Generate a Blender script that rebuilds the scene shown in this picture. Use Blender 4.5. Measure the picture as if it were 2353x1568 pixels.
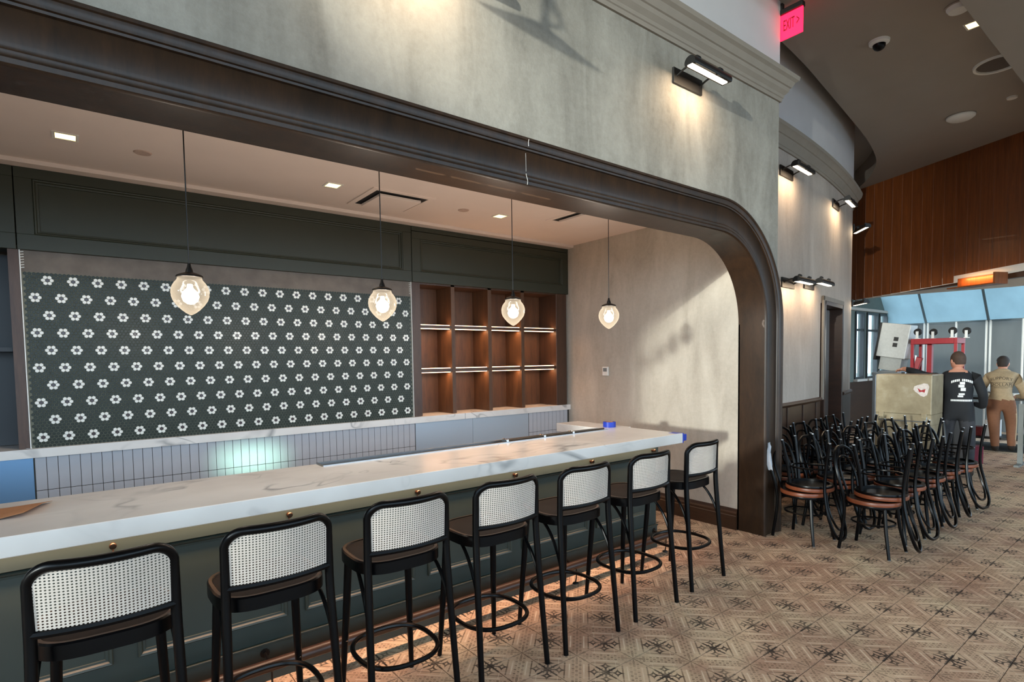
import bpy, bmesh, math, random
import numpy as np
from mathutils import Vector, Matrix
from mathutils.bvhtree import BVHTree
random.seed(7)
sc = bpy.context.scene
COL = sc.collection
for o in list(bpy.data.objects): bpy.data.objects.remove(o)

# ------------------------------------------------------------------ camera
cd = bpy.data.cameras.new('camera'); cam = bpy.data.objects.new('camera', cd); COL.objects.link(cam); sc.camera = cam
YAW, PITCH, ROLL = 0.660861, -0.052225, -0.014551
sa, ca, sb, cb = math.sin(YAW), math.cos(YAW), math.sin(PITCH), math.cos(PITCH)
fw = Vector((sa*cb, ca*cb, sb)); rt = Vector((ca, -sa, 0)); up = rt.cross(fw)
r2 = math.cos(ROLL)*rt + math.sin(ROLL)*up; u2 = -math.sin(ROLL)*rt + math.cos(ROLL)*up
CAM = Vector((-2.461, -2.296, 1.737))
m = Matrix.Identity(4)
for i in range(3): m[i][0], m[i][1], m[i][2], m[i][3] = r2[i], u2[i], -fw[i], CAM[i]
cam.matrix_world = m
cd.sensor_width = 36; cd.sensor_fit = 'HORIZONTAL'; cd.lens = 1281.99/2353*36
cd.shift_x = -1.58/2353; cd.shift_y = 110.3/2353; cd.clip_start = 0.05; cd.clip_end = 200

# ------------------------------------------------------------------ light and exposure
def lin(r, g, b):
    f = lambda c: (c/255/12.92 if c/255 <= 0.04045 else ((c/255+0.055)/1.055)**2.4)
    return (f(r), f(g), f(b), 1)
w = bpy.data.worlds.new('world'); sc.world = w; w.use_nodes = True
bg = w.node_tree.nodes['Background']; bg.inputs[0].default_value = (0.60, 0.81, 1.0, 1); bg.inputs[1].default_value = 4.0
sd = bpy.data.lights.new('sun', 'SUN'); sun = bpy.data.objects.new('sun', sd); COL.objects.link(sun)
sd.energy = 1.9; sd.angle = math.radians(2.6); sd.color = (0.96, 1.0, 0.92)
sun.rotation_euler = Vector((1, 0.162, -0.094)).to_track_quat('-Z', 'Y').to_euler(); sun.location = (-14, -3, 6)
vs = sc.view_settings; vs.view_transform = 'Standard'; vs.look = 'None'; vs.gamma = 1; vs.use_curve_mapping = False; vs.exposure = 0.45
try:
    sc.cycles.max_bounces = 8; sc.cycles.transparent_max_bounces = 16; sc.cycles.use_denoising = True
    sc.cycles.sample_clamp_indirect = 4.0; sc.cycles.caustics_reflective = False; sc.cycles.caustics_refractive = False
except Exception: pass

# ------------------------------------------------------------------ node helpers
class NT:
    def __init__(s, name):
        s.m = bpy.data.materials.new(name); s.m.use_nodes = True; s.t = s.m.node_tree
        s.b = s.t.nodes['Principled BSDF']; s.out = s.t.nodes['Material Output']
    def n(s, ty, **k):
        x = s.t.nodes.new(ty)
        for a, v in k.items(): setattr(x, a, v)
        return x
    def set(s, sock, v):
        if hasattr(v, 'links') or isinstance(v, bpy.types.NodeSocket): s.t.links.new(v, sock)
        else: sock.default_value = v
    def math(s, op, a, b=0.0, c=None):
        x = s.n('ShaderNodeMath', operation=op); s.set(x.inputs[0], a); s.set(x.inputs[1], b)
        if c is not None: s.set(x.inputs[2], c)
        return x.outputs[0]
    def noise(s, scale, detail=3, vec=None, rough=0.55, dist=0.0):
        x = s.n('ShaderNodeTexNoise'); x.inputs['Scale'].default_value = scale; x.inputs['Detail'].default_value = detail
        x.inputs['Roughness'].default_value = rough; x.inputs['Distortion'].default_value = dist
        if vec is not None: s.set(x.inputs['Vector'], vec)
        return x.outputs['Fac']
    def pos(s): return s.n('ShaderNodeNewGeometry').outputs['Position']
    def obj(s): return s.n('ShaderNodeTexCoord').outputs['Object']
    def sep(s, v):
        x = s.n('ShaderNodeSeparateXYZ'); s.set(x.inputs[0], v); return x.outputs
    def mapping(s, v, scale=(1, 1, 1), rot=(0, 0, 0), loc=(0, 0, 0)):
        x = s.n('ShaderNodeMapping'); s.set(x.inputs[0], v); x.inputs['Scale'].default_value = scale
        x.inputs['Rotation'].default_value = rot; x.inputs['Location'].default_value = loc; return x.outputs[0]
    def ramp(s, f, stops):
        x = s.n('ShaderNodeValToRGB'); e = x.color_ramp.elements
        while len(e) < len(stops): e.new(0.5)
        for i, (p, c) in enumerate(stops): e[i].position = p; e[i].color = c
        s.set(x.inputs[0], f); return x.outputs[0]
    def mix(s, f, a, b, mode='MIX'):
        x = s.n('ShaderNodeMix', data_type='RGBA', blend_type=mode); s.set(x.inputs[0], f); s.set(x.inputs[6], a); s.set(x.inputs[7], b); return x.outputs[2]
    def bump(s, h, strength=0.2, dist=0.01):
        x = s.n('ShaderNodeBump'); x.inputs['Strength'].default_value = strength; x.inputs['Distance'].default_value = dist
        s.set(x.inputs['Height'], h); s.set(s.b.inputs['Normal'], x.outputs[0])
    def base(s, c): s.set(s.b.inputs['Base Color'], c)
    def rough(s, v): s.set(s.b.inputs['Roughness'], v)
    def metal(s, v): s.set(s.b.inputs['Metallic'], v)
MATS = {}
def plain(name, rgb, rough=0.5, metal=0.0, var=0.06, scale=30, spec=0.5, coat=0.0):
    if name in MATS: return MATS[name]
    t = NT(name); c = lin(*rgb); d = tuple(x*(1-var) for x in c[:3])+(1,); e = tuple(min(1, x*(1+var)) for x in c[:3])+(1,)
    t.base(t.ramp(t.noise(scale, 3, t.obj()), [(0.3, d), (0.7, e)])); t.rough(rough); t.metal(metal)
    t.b.inputs['Specular IOR Level'].default_value = spec; t.b.inputs['Coat Weight'].default_value = coat
    MATS[name] = t.m; return t.m
def emis(name, rgb, strength):
    t = NT(name); t.b.inputs['Emission Color'].default_value = lin(*rgb); t.b.inputs['Emission Strength'].default_value = strength
    t.base(lin(*rgb)); t.rough(0.5); MATS[name] = t.m; return t.m
def woodmat(name, rgb1, rgb2, rough=0.4, scale=(3, 3, 0.35), coat=0.0, spec=0.5):
    t = NT(name); v = t.mapping(t.pos(), scale)
    n1 = t.noise(5, 5, v, 0.6, 0.6); n2 = t.noise(40, 2, v, 0.6)
    f = t.math('ADD', t.math('MULTIPLY', n1, 0.7), t.math('MULTIPLY', n2, 0.3))
    t.base(t.ramp(f, [(0.32, lin(*rgb1)), (0.68, lin(*rgb2))])); t.rough(rough)
    t.b.inputs['Coat Weight'].default_value = coat; t.b.inputs['Specular IOR Level'].default_value = spec
    t.bump(n2, 0.08, 0.003); MATS[name] = t.m; return t.m
# limewash plaster with slanted trowel streaks
def plaster(name, c1, c2, c3, axis='x'):
    t = NT(name); p = t.pos()
    rot = (0, math.radians(32), 0) if axis == 'x' else (math.radians(-32), 0, 0)
    v = t.mapping(p, (2.2, 2.2, 0.55), rot)
    a = t.noise(1.5, 5, v, 0.6, 0.8); b = t.noise(1.3, 4, p, 0.6); c = t.noise(26, 6, p, 0.75)
    f = t.math('ADD', t.math('MULTIPLY', a, 0.5), t.math('ADD', t.math('MULTIPLY', b, 0.28), t.math('MULTIPLY', c, 0.22)))
    t.base(t.ramp(f, [(0.36, lin(*c1)), (0.5, lin(*c2)), (0.66, lin(*c3))])); t.rough(0.72); t.bump(c, 0.22, 0.012)
    MATS[name] = t.m; return t.m
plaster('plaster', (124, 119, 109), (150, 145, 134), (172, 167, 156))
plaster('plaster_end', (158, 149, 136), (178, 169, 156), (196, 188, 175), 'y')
woodmat('trim_wood', (33, 22, 13), (58, 39, 24), 0.42, (2.2, 2.2, 0.5), 0.05, 0.35)
woodmat('shelf_wood', (62, 40, 26), (96, 64, 40), 0.5)
woodmat('shelf_frame', (58, 38, 27), (80, 54, 38), 0.45)
woodmat('fascia_wood', (90, 44, 17), (132, 72, 31), 0.4, (6, 6, 0.25), 0.1)
woodmat('base_wood', (46, 28, 17), (68, 42, 26), 0.4, (0.5, 0.5, 3))
plain('green_paint', (46, 50, 39), 0.5, var=0.05, scale=6)
plain('bar_green', (36, 45, 39), 0.5, var=0.05, scale=6)
plain('white_paint', (205, 198, 190), 0.8, var=0.02)
plain('ceiling_paint', (150, 140, 130), 0.85, var=0.02, scale=3)
plain('alcove_ceiling', (226, 212, 204), 0.85, var=0.02, scale=3)
plain('crown_paint', (141, 132, 120), 0.7, var=0.04, scale=8)
plain('wall_white', (196, 194, 194), 0.85, var=0.02, scale=4)
plain('cement', (112, 103, 95), 0.9, var=0.16, scale=9)
plain('black_gloss', (4, 4, 5), 0.3, coat=0.0, var=0.0, spec=0.18)
plain('black_matte', (16, 15, 14), 0.5, var=0.1)
plain('dark_bronze', (26, 22, 19), 0.4, 0.6, var=0.1)
plain('seat_brown', (28, 21, 17), 0.7, var=0.08, scale=60, spec=0.2)
plain('seat_rim_brown', (112, 58, 34), 0.4, var=0.12, scale=14)
plain('steel', (176, 180, 184), 0.28, 1.0, var=0.05)
plain('chrome', (205, 205, 205), 0.12, 1.0, var=0.02)
plain('plastic_white', (226, 224, 218), 0.45, var=0.02)
plain('grout_dark', (58, 57, 52), 0.9); plain('grout_mosaic', (108, 110, 98), 0.9)
plain('tile_dark', (38, 43, 35), 0.3, var=0.25, scale=90, spec=0.25)
plain('tile_white', (228, 226, 218), 0.25, var=0.04)
plain('tile_maroon', (48, 24, 26), 0.25)
plain('tile_backsplash', (180, 182, 188), 0.2, var=0.03, scale=7)
plain('brass', (70, 50, 36), 0.45, 0.9)
plain('blue_tape', (20, 52, 165), 0.4, var=0.05)
plain('paper_kraft', (170, 118, 78), 0.8, var=0.08)
plain('void_dark', (22, 23, 27), 0.7)
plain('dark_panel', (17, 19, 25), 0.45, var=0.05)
def film(name, rgb, rough, metal):
    t = NT(name); t.base(lin(*rgb)); t.rough(t.math('MULTIPLY_ADD', t.noise(3, 2, t.pos()), 0.1, rough)); t.metal(metal); MATS[name] = t.m
film('film_blue', (120, 160, 198), 0.3, 0.35); film('steel_panel', (178, 188, 198), 0.42, 0.5)
def marble(name):
    t = NT(name); p = t.pos(); v = t.mapping(p, (0.75, 1.0, 1.0), (0.3, 0.2, 0.5))
    n = t.noise(0.62, 5, v, 0.5, 0.7); d = t.math('ABSOLUTE', t.math('SUBTRACT', n, 0.5))
    vein = t.ramp(d, [(0.0, (1, 1, 1, 1)), (0.011, (0, 0, 0, 1))])
    n2 = t.noise(0.45, 3, t.mapping(p, (1, 1, 1), (0, 0, 1.2), (5, 2, 1)), 0.6, 1.6); d2 = t.math('ABSOLUTE', t.math('SUBTRACT', n2, 0.47))
    vein2 = t.ramp(d2, [(0.0, (1, 1, 1, 1)), (0.007, (0, 0, 0, 1))])
    gate = t.ramp(t.noise(1.7, 2, p), [(0.46, (0, 0, 0, 1)), (0.6, (1, 1, 1, 1))])
    f = t.math('MULTIPLY', t.math('MAXIMUM', vein, vein2), t.math('MULTIPLY_ADD', gate, 0.68, 0.08))
    cloud = t.ramp(t.noise(1.6, 3, p), [(0.35, lin(214, 208, 202)), (0.7, lin(232, 228, 223))])
    t.base(t.mix(f, cloud, lin(126, 126, 126))); t.rough(0.25); MATS[name] = t.m
marble('marble')

def floor_mat():
    t = NT('floor_pattern'); P = t.sep(t.pos()); S = 0.2286
    PX, PY = 0.0, 0.0
    pp = lambda v: t.math('PINGPONG', v, 1.0)
    a = pp(t.math('MULTIPLY_ADD', P[0], 1/S, 40.0-PX/S)); b = pp(t.math('MULTIPLY_ADD', P[1], 1/S, 40.0-PY/S))
    A, M_, L, Gt, S_, Mx, Mn = 'ABSOLUTE', 'MULTIPLY', 'LESS_THAN', 'GREATER_THAN', 'SUBTRACT', 'MAXIMUM', 'MINIMUM'
    w_ = t.math(M_, t.math('ADD', a, b), 0.5); hi = t.math(Gt, w_, 0.5)
    flip = lambda v: t.math('ADD', v, t.math(M_, hi, t.math('MULTIPLY_ADD', v, -2.0, 1.0)))
    na, nb = flip(a), flip(b); w2 = t.math(M_, t.math('ADD', na, nb), 0.5); tt = t.math(A, t.math(S_, na, nb))
    dd = t.math(S_, na, nb)
    # star with open centre, points along the diagonals
    ru = t.math(A, t.math(S_, w2, 0.2)); rv = t.math(M_, tt, 0.5)
    sq = lambda v: t.math('POWER', v, 0.55)
    ast = t.math('ADD', sq(ru), sq(rv))
    star = t.math(M_, t.math(L, ast, 0.34), t.math(Gt, ast, 0.20))
    # side stars (shared with neighbouring tiles) and centre knot
    rr = t.math('SQRT', t.math('ADD', t.math(M_, na, na), t.math(M_, nb, nb)))
    knot = t.math(M_, t.math(L, rr, 0.10), t.math(Gt, rr, 0.045))
    stem = t.math(M_, t.math(L, tt, 0.03), t.math(L, w2, 0.17))
    arm = t.math(M_, t.math(L, t.math(Mn, na, nb), 0.028), t.math(L, rr, 0.34))
    curl = t.math(M_, t.math(L, t.math(A, t.math(S_, rr, 0.17)), 0.016), t.math(Gt, tt, 0.1))
    dark = t.math(Mx, t.math(Mx, star, knot), t.math(Mx, t.math(Mx, stem, arm), curl))
    # pale stripe pair and mid-brown triangle lines
    stripe = t.math(M_, t.math(L, t.math(A, t.math(S_, w2, 0.375)), 0.013), t.math(L, tt, 0.44))
    stripe2 = t.math(M_, t.math(L, t.math(A, t.math(S_, tt, 0.36)), 0.012), t.math(M_, t.math(Gt, w2, 0.2), t.math(L, w2, 0.375)))
    light = t.math(Mx, stripe, t.math(M_, stripe2, 0.7))
    tri = t.math(M_, t.math(L, t.math(A, t.math(S_, w2, 0.29)), 0.013), t.math(L, tt, 0.5))
    # ornament band along the star-corner diagonal
    c1 = t.math('COSINE', t.math(M_, tt, 25.0)); c2 = t.math('COSINE', t.math(M_, t.math(S_, w2, 0.5), 50.0))
    orn = t.math(M_, t.math(Gt, t.math(M_, c1, c2), 0.35), t.math(Gt, w2, 0.40))
    orn2 = t.math(M_, t.math(L, t.math(A, t.math('ADD', c1, c2)), 0.14), t.math(Gt, w2, 0.40))
    # burst at the other corners
    qa = t.math(S_, 1.0, t.math(Mx, a, b)); qb = t.math(Mn, a, b)
    qr = t.math('SQRT', t.math('ADD', t.math(M_, qa, qa), t.math(M_, qb, qb)))
    ang = t.math('ARCTAN2', qb, qa); ray = t.math(Gt, t.math('COSINE', t.math(M_, ang, 8.0)), 0.55)
    burst = t.math(M_, t.math(M_, ray, t.math(L, qr, 0.3)), 0.8)
    edgd = t.math(Mn, t.math(Mn, a, b), t.math(Mn, t.math(S_, 1.0, a), t.math(S_, 1.0, b)))
    joint = t.math(M_, t.math(L, edgd, 0.012), 0.75)
    mid = t.math(Mx, t.math(Mx, t.math(Mx, tri, joint), t.math(M_, orn, 0.8)), t.math(Mx, burst, t.math(M_, orn2, 0.6)))
    p = t.pos(); n1 = t.noise(1.1, 4, p, 0.6); n2 = t.noise(2.6, 4, t.mapping(p, loc=(3, 7, 1)), 0.6); n3 = t.noise(60, 3, p, 0.7)
    ground = t.ramp(n1, [(0.35, lin(204, 166, 134)), (0.5, lin(222, 190, 158)), (0.66, lin(224, 202, 166))])
    ground = t.mix(t.ramp(n2, [(0.42, (0, 0, 0, 1)), (0.64, (0.7, 0.7, 0.7, 1))]), ground, lin(176, 134, 112))
    ground = t.mix(t.math(M_, n3, 0.22), ground, lin(146, 120, 98))
    wear = t.ramp(t.noise(7, 4, p, 0.7), [(0.32, (0.35, 0.35, 0.35, 1)), (0.56, (1, 1, 1, 1))])
    c = t.mix(t.math(M_, t.math(M_, mid, wear), 0.85), ground, lin(104, 80, 62))
    c = t.mix(t.math(M_, t.math(M_, light, wear), 0.75), c, lin(240, 220, 192))
    c = t.mix(t.math(M_, t.math(M_, dark, wear), 0.95), c, lin(58, 48, 42))
    t.base(c); t.rough(0.62); t.b.inputs['Specular IOR Level'].default_value = 0.3; MATS['floor_pattern'] = t.m
floor_mat()
plain('floor_grout', (88, 72, 60), 0.9)

def cane_mat():
    t = NT('cane'); uv = t.n('ShaderNodeTexCoord').outputs['UV']; U = t.sep(uv)
    fr = lambda v, o: t.math('SUBTRACT', t.math('FRACT', t.math('ADD', v, o)), 0.5)
    hole = None
    x = fr(U[0], 0.0); y = fr(U[1], 0.0)
    d1 = t.math('ADD', t.math('MULTIPLY', x, x), t.math('MULTIPLY', t.math('MULTIPLY', y, y), 1.25))
    h1 = t.math('LESS_THAN', d1, 0.075)
    weave = t.math('MULTIPLY', t.math('SINE', t.math('MULTIPLY', U[0], 12.566)), t.math('SINE', t.math('MULTIPLY', U[1], 12.566)))
    t.base(t.ramp(weave, [(0.0, lin(192, 178, 164)), (1.0, lin(228, 216, 202))])); t.rough(0.55); t.bump(weave, 0.3, 0.004)
    tr = t.n('ShaderNodeBsdfTransparent'); mx = t.n('ShaderNodeMixShader')
    t.t.links.new(h1, mx.inputs[0]); t.t.links.new(t.b.outputs[0], mx.inputs[1]); t.t.links.new(tr.outputs[0], mx.inputs[2])
    t.t.links.new(mx.outputs[0], t.out.inputs[0]); MATS['cane'] = t.m
cane_mat()
def glass_lamp(name, rgb, emit):
    t = NT(name); t.base(lin(46, 42, 36)); t.rough(0.1)
    t.b.inputs['Emission Color'].default_value = lin(*rgb); t.b.inputs['Emission Strength'].default_value = emit
    tr = t.n('ShaderNodeBsdfTransparent'); mx = t.n('ShaderNodeMixShader'); lw = t.n('ShaderNodeLayerWeight'); lw.inputs[0].default_value = 0.5
    t.t.links.new(t.math('MULTIPLY_ADD', lw.outputs[1], 0.55, 0.22), mx.inputs[0])
    t.t.links.new(tr.outputs[0], mx.inputs[1]); t.t.links.new(t.b.outputs[0], mx.inputs[2]); t.t.links.new(mx.outputs[0], t.out.inputs[0])
    MATS[name] = t.m
glass_lamp('lamp_glass', (255, 234, 202), 0.62)
def fabric(name, rgb, thru, trans=0.0):
    t = NT(name); c = lin(*rgb); n = t.noise(1.4, 4, t.mapping(t.pos(), (1, 1, 0.3)), 0.6)
    cc = t.ramp(n, [(0.35, tuple(v*0.8 for v in c[:3])+(1,)), (0.65, c)]); t.base(cc); t.rough(0.8)
    tl = t.n('ShaderNodeBsdfTranslucent'); t.set(tl.inputs[0], cc); mx = t.n('ShaderNodeMixShader'); mx.inputs[0].default_value = thru
    t.t.links.new(t.b.outputs[0], mx.inputs[1]); t.t.links.new(tl.outputs[0], mx.inputs[2]); last = mx.outputs[0]
    if trans:
        tr = t.n('ShaderNodeBsdfTransparent'); tr.inputs[0].default_value = c; m2 = t.n('ShaderNodeMixShader'); m2.inputs[0].default_value = trans
        t.t.links.new(last, m2.inputs[1]); t.t.links.new(tr.outputs[0], m2.inputs[2]); last = m2.outputs[0]
    t.t.links.new(last, t.out.inputs[0]); MATS[name] = t.m
fabric('tent_fabric', (104, 106, 104), 0.25); fabric('tent_blue', (122, 142, 146), 0.5, 0.0)
def winglass():
    t = NT('window_glass'); tr = t.n('ShaderNodeBsdfTransparent'); gl = t.n('ShaderNodeBsdfGlossy'); gl.inputs['Roughness'].default_value = 0.02
    mx = t.n('ShaderNodeMixShader'); mx.inputs[0].default_value = 0.07; t.t.links.new(tr.outputs[0], mx.inputs[1])
    t.t.links.new(gl.outputs[0], mx.inputs[2]); t.t.links.new(mx.outputs[0], t.out.inputs[0]); MATS['window_glass'] = t.m
winglass()
emis('downlight_glow', (255, 222, 140), 3); emis('led_warm', (255, 196, 150), 7); emis('pic_glow', (255, 236, 205), 5); emis('bulb_glow', (255, 240, 210), 9)
emis('exit_red', (255, 24, 60), 2.6); emis('exit_letter', (120, 0, 20), 0.4); emis('tubeglow', (255, 150, 60), 3)

# ------------------------------------------------------------------ mesh helpers
def link(name, me, mats, parent=None):
    o = bpy.data.objects.new(name, me); COL.objects.link(o)
    for mm in (mats if isinstance(mats, (list, tuple)) else [mats]): me.materials.append(MATS[mm] if isinstance(mm, str) else mm)
    if parent is not None: o.parent = parent
    return o
def mesh(name, bm, mats, parent=None, smooth=False):
    bmesh.ops.recalc_face_normals(bm, faces=bm.faces)
    me = bpy.data.meshes.new(name); bm.to_mesh(me); bm.free()
    if smooth:
        me.polygons.foreach_set('use_smooth', [True]*len(me.polygons))
        try: me.set_sharp_from_angle(angle=math.radians(38))
        except Exception: pass
    return link(name, me, mats, parent)
def box(bm, x0, x1, y0, y1, z0, z1, bev=0.0, mi=0):
    before = set(bm.verts) if bev > 0 else None
    r = bmesh.ops.create_cube(bm, size=1.0); v = r['verts']
    bmesh.ops.scale(bm, vec=(x1-x0, y1-y0, z1-z0), verts=v); bmesh.ops.translate(bm, vec=((x0+x1)/2, (y0+y1)/2, (z0+z1)/2), verts=v)
    fs = set(f for q in v for f in q.link_faces)
    for f in fs: f.material_index = mi
    if bev > 0:
        es = list(set(e for q in v for e in q.link_edges)); g = bmesh.ops.bevel(bm, geom=es, offset=bev, segments=1 if bev < 0.004 else 2, affect='EDGES', profile=0.5)
        for f in g['faces']: f.material_index = mi
        v = [q for q in bm.verts if q not in before]
    return v
def xform(bm, verts, M): bmesh.ops.transform(bm, matrix=M, verts=verts)
def tube(bm, pts, r, seg=8, closed=False, cap=True, mi=0):
    pts = [Vector(p) for p in pts]; n = len(pts); rs = r if isinstance(r, (list, tuple)) else [r]*n
    rings = []; prev = None
    for i, p in enumerate(pts):
        if closed: d = (pts[(i+1) % n]-pts[i-1])
        else: d = pts[min(i+1, n-1)]-pts[max(i-1, 0)]
        d.normalize()
        if prev is None:
            u = d.orthogonal().normalized()
        else:
            u = prev-d*prev.dot(d); u.normalize()
        prev = u; v = d.cross(u)
        rings.append([bm.verts.new(p+(u*math.cos(2*math.pi*k/seg)+v*math.sin(2*math.pi*k/seg))*rs[i]) for k in range(seg)])
    for i in range(n if closed else n-1):
        A, B = rings[i], rings[(i+1) % n]
        off = 0
        if closed and i == n-1:
            off = min(range(seg), key=lambda s: (A[0].co-B[s].co).length)
        for k in range(seg):
            f = bm.faces.new((A[k], A[(k+1) % seg], B[(k+1+off) % seg], B[(k+off) % seg])); f.material_index = mi
    if cap and not closed:
        for R_ in (rings[0], rings[-1]):
            f = bm.faces.new(R_); f.material_index = mi
def lathe(bm, prof, c=(0, 0, 0), seg=16, mi=0, M=None):
    c = Vector(c); rings = []; allv = []
    for r, z in prof:
        if r < 1e-5: R_ = [bm.verts.new(c+Vector((0, 0, z)))]
        else: R_ = [bm.verts.new(c+Vector((r*math.cos(2*math.pi*k/seg), r*math.sin(2*math.pi*k/seg), z))) for k in range(seg)]
        rings.append(R_); allv += R_
    for A, B in zip(rings, rings[1:]):
        if len(A) == 1 and len(B) == 1: continue
        for k in range(seg):
            q = [A[k % len(A)], A[(k+1) % len(A)], B[(k+1) % len(B)], B[k % len(B)]]
            q = list(dict.fromkeys(q))
            if len(q) >= 3:
                f = bm.faces.new(q); f.material_index = mi
    if M is not None: bmesh.ops.transform(bm, matrix=M, verts=allv)
    return allv
def sweep(bm, path, prof, closed_prof=True, mi=0):
    # path: list of (point, normal_out, up) ; prof: (a,b) -> p + n*a + u*b
    rings = [[bm.verts.new(Vector(p)+Vector(n)*a+Vector(u)*b) for a, b in prof] for p, n, u in path]
    K = len(prof)
    for A, B in zip(rings, rings[1:]):
        for k in range(K if closed_prof else K-1):
            f = bm.faces.new((A[k], A[(k+1) % K], B[(k+1) % K], B[k])); f.material_index = mi
    if closed_prof:
        bm.faces.new(rings[0]); bm.faces.new(rings[-1])
def tag(o, label=None, cat=None, group=None, kind=None):
    if label: o['label'] = label
    if cat: o['category'] = cat
    if group: o['group'] = group
    if kind: o['kind'] = kind
    return o
def empty(name, loc=(0, 0, 0), rz=0, label=None, cat=None, group=None):
    o = bpy.data.objects.new(name, None); COL.objects.link(o); o.location = loc; o.rotation_euler = (0, 0, rz); o.empty_display_size = 0.1
    return tag(o, label, cat, group)
def copy_tree(o, parent=None):
    c = o.copy(); COL.objects.link(c); c.parent = parent
    for ch in o.children: copy_tree(ch, c)
    return c
def struct(name, bm, mats, parent=None, smooth=False):
    o = mesh(name, bm, mats, parent, smooth)
    if parent is None: o['kind'] = 'structure'
    return o
def boxes(name, lst, mat, parent=None, bev=0.0):
    bm = bmesh.new()
    for b in lst: box(bm, *b, bev=bev)
    return mesh(name, bm, mat, parent)
def bez(p0, p1, p2, p3, n):
    p0, p1, p2, p3 = map(Vector, (p0, p1, p2, p3)); out = []
    for i in range(n+1):
        t = i/n; out.append(p0*(1-t)**3+p1*3*t*(1-t)**2+p2*3*t*t*(1-t)+p3*t**3)
    return out
def smoothpath(pts, n=6):
    pts = [Vector(p) for p in pts]; out = []
    for i in range(len(pts)-1):
        a, b, c, d = pts[max(i-1, 0)], pts[i], pts[i+1], pts[min(i+2, len(pts)-1)]
        for k in range(n):
            t = k/n; out.append(0.5*((2*b)+(c-a)*t+(2*a-5*b+4*c-d)*t*t+(3*b-a-3*c+d)*t**3))
    out.append(pts[-1]); return out
def lamp(name, kind, loc, energy, color, target=None, parent=None, **k):
    d = bpy.data.lights.new(name, kind); d.energy = energy; d.color = color
    for a, v in k.items(): setattr(d, a, v)
    o = bpy.data.objects.new(name, d); COL.objects.link(o); o.location = loc
    if target is not None: o.rotation_euler = (Vector(target)-Vector(loc)).to_track_quat('-Z', 'Y').to_euler()
    if parent is not None: o.parent = parent
    return o
def text_mesh(txt, size, extrude=0.0, align='CENTER', res=2):
    c = bpy.data.curves.new('t', 'FONT'); c.body = txt; c.size = size; c.extrude = extrude; c.align_x = align; c.align_y = 'CENTER'; c.resolution_u = res
    o = bpy.data.objects.new('t', c); COL.objects.link(o); dg = bpy.context.evaluated_depsgraph_get()
    me = bpy.data.meshes.new_from_object(o.evaluated_get(dg)); bpy.data.objects.remove(o); me.materials.clear(); return me
# ================================================================== SETTING
YW, XJ, YB = 0.414, 2.689, 3.12
# ---- floor
S = 0.2286
floor = boxes('floor', [(-9, 16, -8, 3.6, -0.12, -0.006)], 'floor_grout'); floor['kind'] = 'structure'
def project(p):
    d = Vector(p)-CAM; z = d.dot(fw)
    if z < 0.1: return None
    return (1178.08+1281.99*d.dot(r2)/z, 894.31-1281.99*d.dot(u2)/z, z)
g = S/2-0.0012; hb = 0.0015
TV = [(-g, -g, -0.01), (g, -g, -0.01), (g, g, -0.01), (-g, g, -0.01), (-g, -g, -hb), (g, -g, -hb), (g, g, -hb), (-g, g, -hb),
      (-g+hb, -g+hb, 0), (g-hb, -g+hb, 0), (g-hb, g-hb, 0), (-g+hb, g-hb, 0)]
TF = [(0, 1, 5, 4), (1, 2, 6, 5), (2, 3, 7, 6), (3, 0, 4, 7), (4, 5, 9, 8), (5, 6, 10, 9), (6, 7, 11, 10), (7, 4, 8, 11), (8, 9, 10, 11)]
tile_me = bpy.data.meshes.new('floor_tile'); tile_me.from_pydata(TV, [], TF); tile_me.materials.append(MATS['floor_pattern'])
cells = []
for i in range(int(-9/S), int(16/S)):
    for j in range(int(-8/S), int(3.6/S)):
        c = ((i+0.5)*S, (j+0.5)*S, 0)
        if c[1] > 0.9 and c[0] > 2.689 and c[1] > 1.0+0.0245*(c[0]-2.6)**2 and c[0] < 7.8: continue
        q = project(c); area = 0
        if q and -60 < q[0] < 2413 and -60 < q[1] < 1640 and not (c[1] > 0.92 and c[0] < 2.95): area = 1/q[2]**3
        cells.append((area, c))
cells.sort(key=lambda t: -t[0])
for area, c in cells[:300]:
    o = bpy.data.objects.new('floor_tile', tile_me); COL.objects.link(o); o.location = c; o.parent = floor
rest = np.array([c for a, c in cells[300:]]); tv = np.array(TV)
V = (rest[:, None, :]+tv[None]).reshape(-1, 3); F = (np.arange(len(rest))[:, None, None]*12+np.array(TF)[None]).reshape(-1, 4)
me = bpy.data.meshes.new('floor_tile_field'); me.from_pydata(V.tolist(), [], F.tolist()); link('floor_tile_field', me, 'floor_pattern', floor)['kind'] = 'stuff'

# ---- arch wall
R0, CX, CZ = 0.76, 1.929, 2.05
XL = -6.5
def arch(off=0.0, n=14):
    pts = [(XJ+off, 0.0)]
    for k in range(n+1):
        a = math.pi/2*k/n; pts.append((CX+(R0+off)*math.cos(a), CZ+(R0+off)*math.sin(a)))
    for k in range(n+1):
        a = math.pi/2+math.pi/2*k/n; pts.append((XL+R0+(R0+off)*math.cos(a), CZ+(R0+off)*math.sin(a)))
    pts.append((XL-off, 0.0)); return pts
bm = bmesh.new()
inner = arch(0.004); outer = [(XL-0.004, 0)] ; outl = [(-9, 0), (-9, 5.6), (2.95, 5.6), (2.95, 0)]
poly = outl+inner
lo = [bm.verts.new((x, 0.44, z)) for x, z in poly]; hi = [bm.verts.new((x, 0.675, z)) for x, z in poly]
bm.faces.new(lo); bm.faces.new(list(reversed(hi)))
for k in range(len(poly)): bm.faces.new((lo[k], lo[(k+1) % len(poly)], hi[(k+1) % len(poly)], hi[k]))
struct('wall_front', bm, 'plaster')
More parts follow.
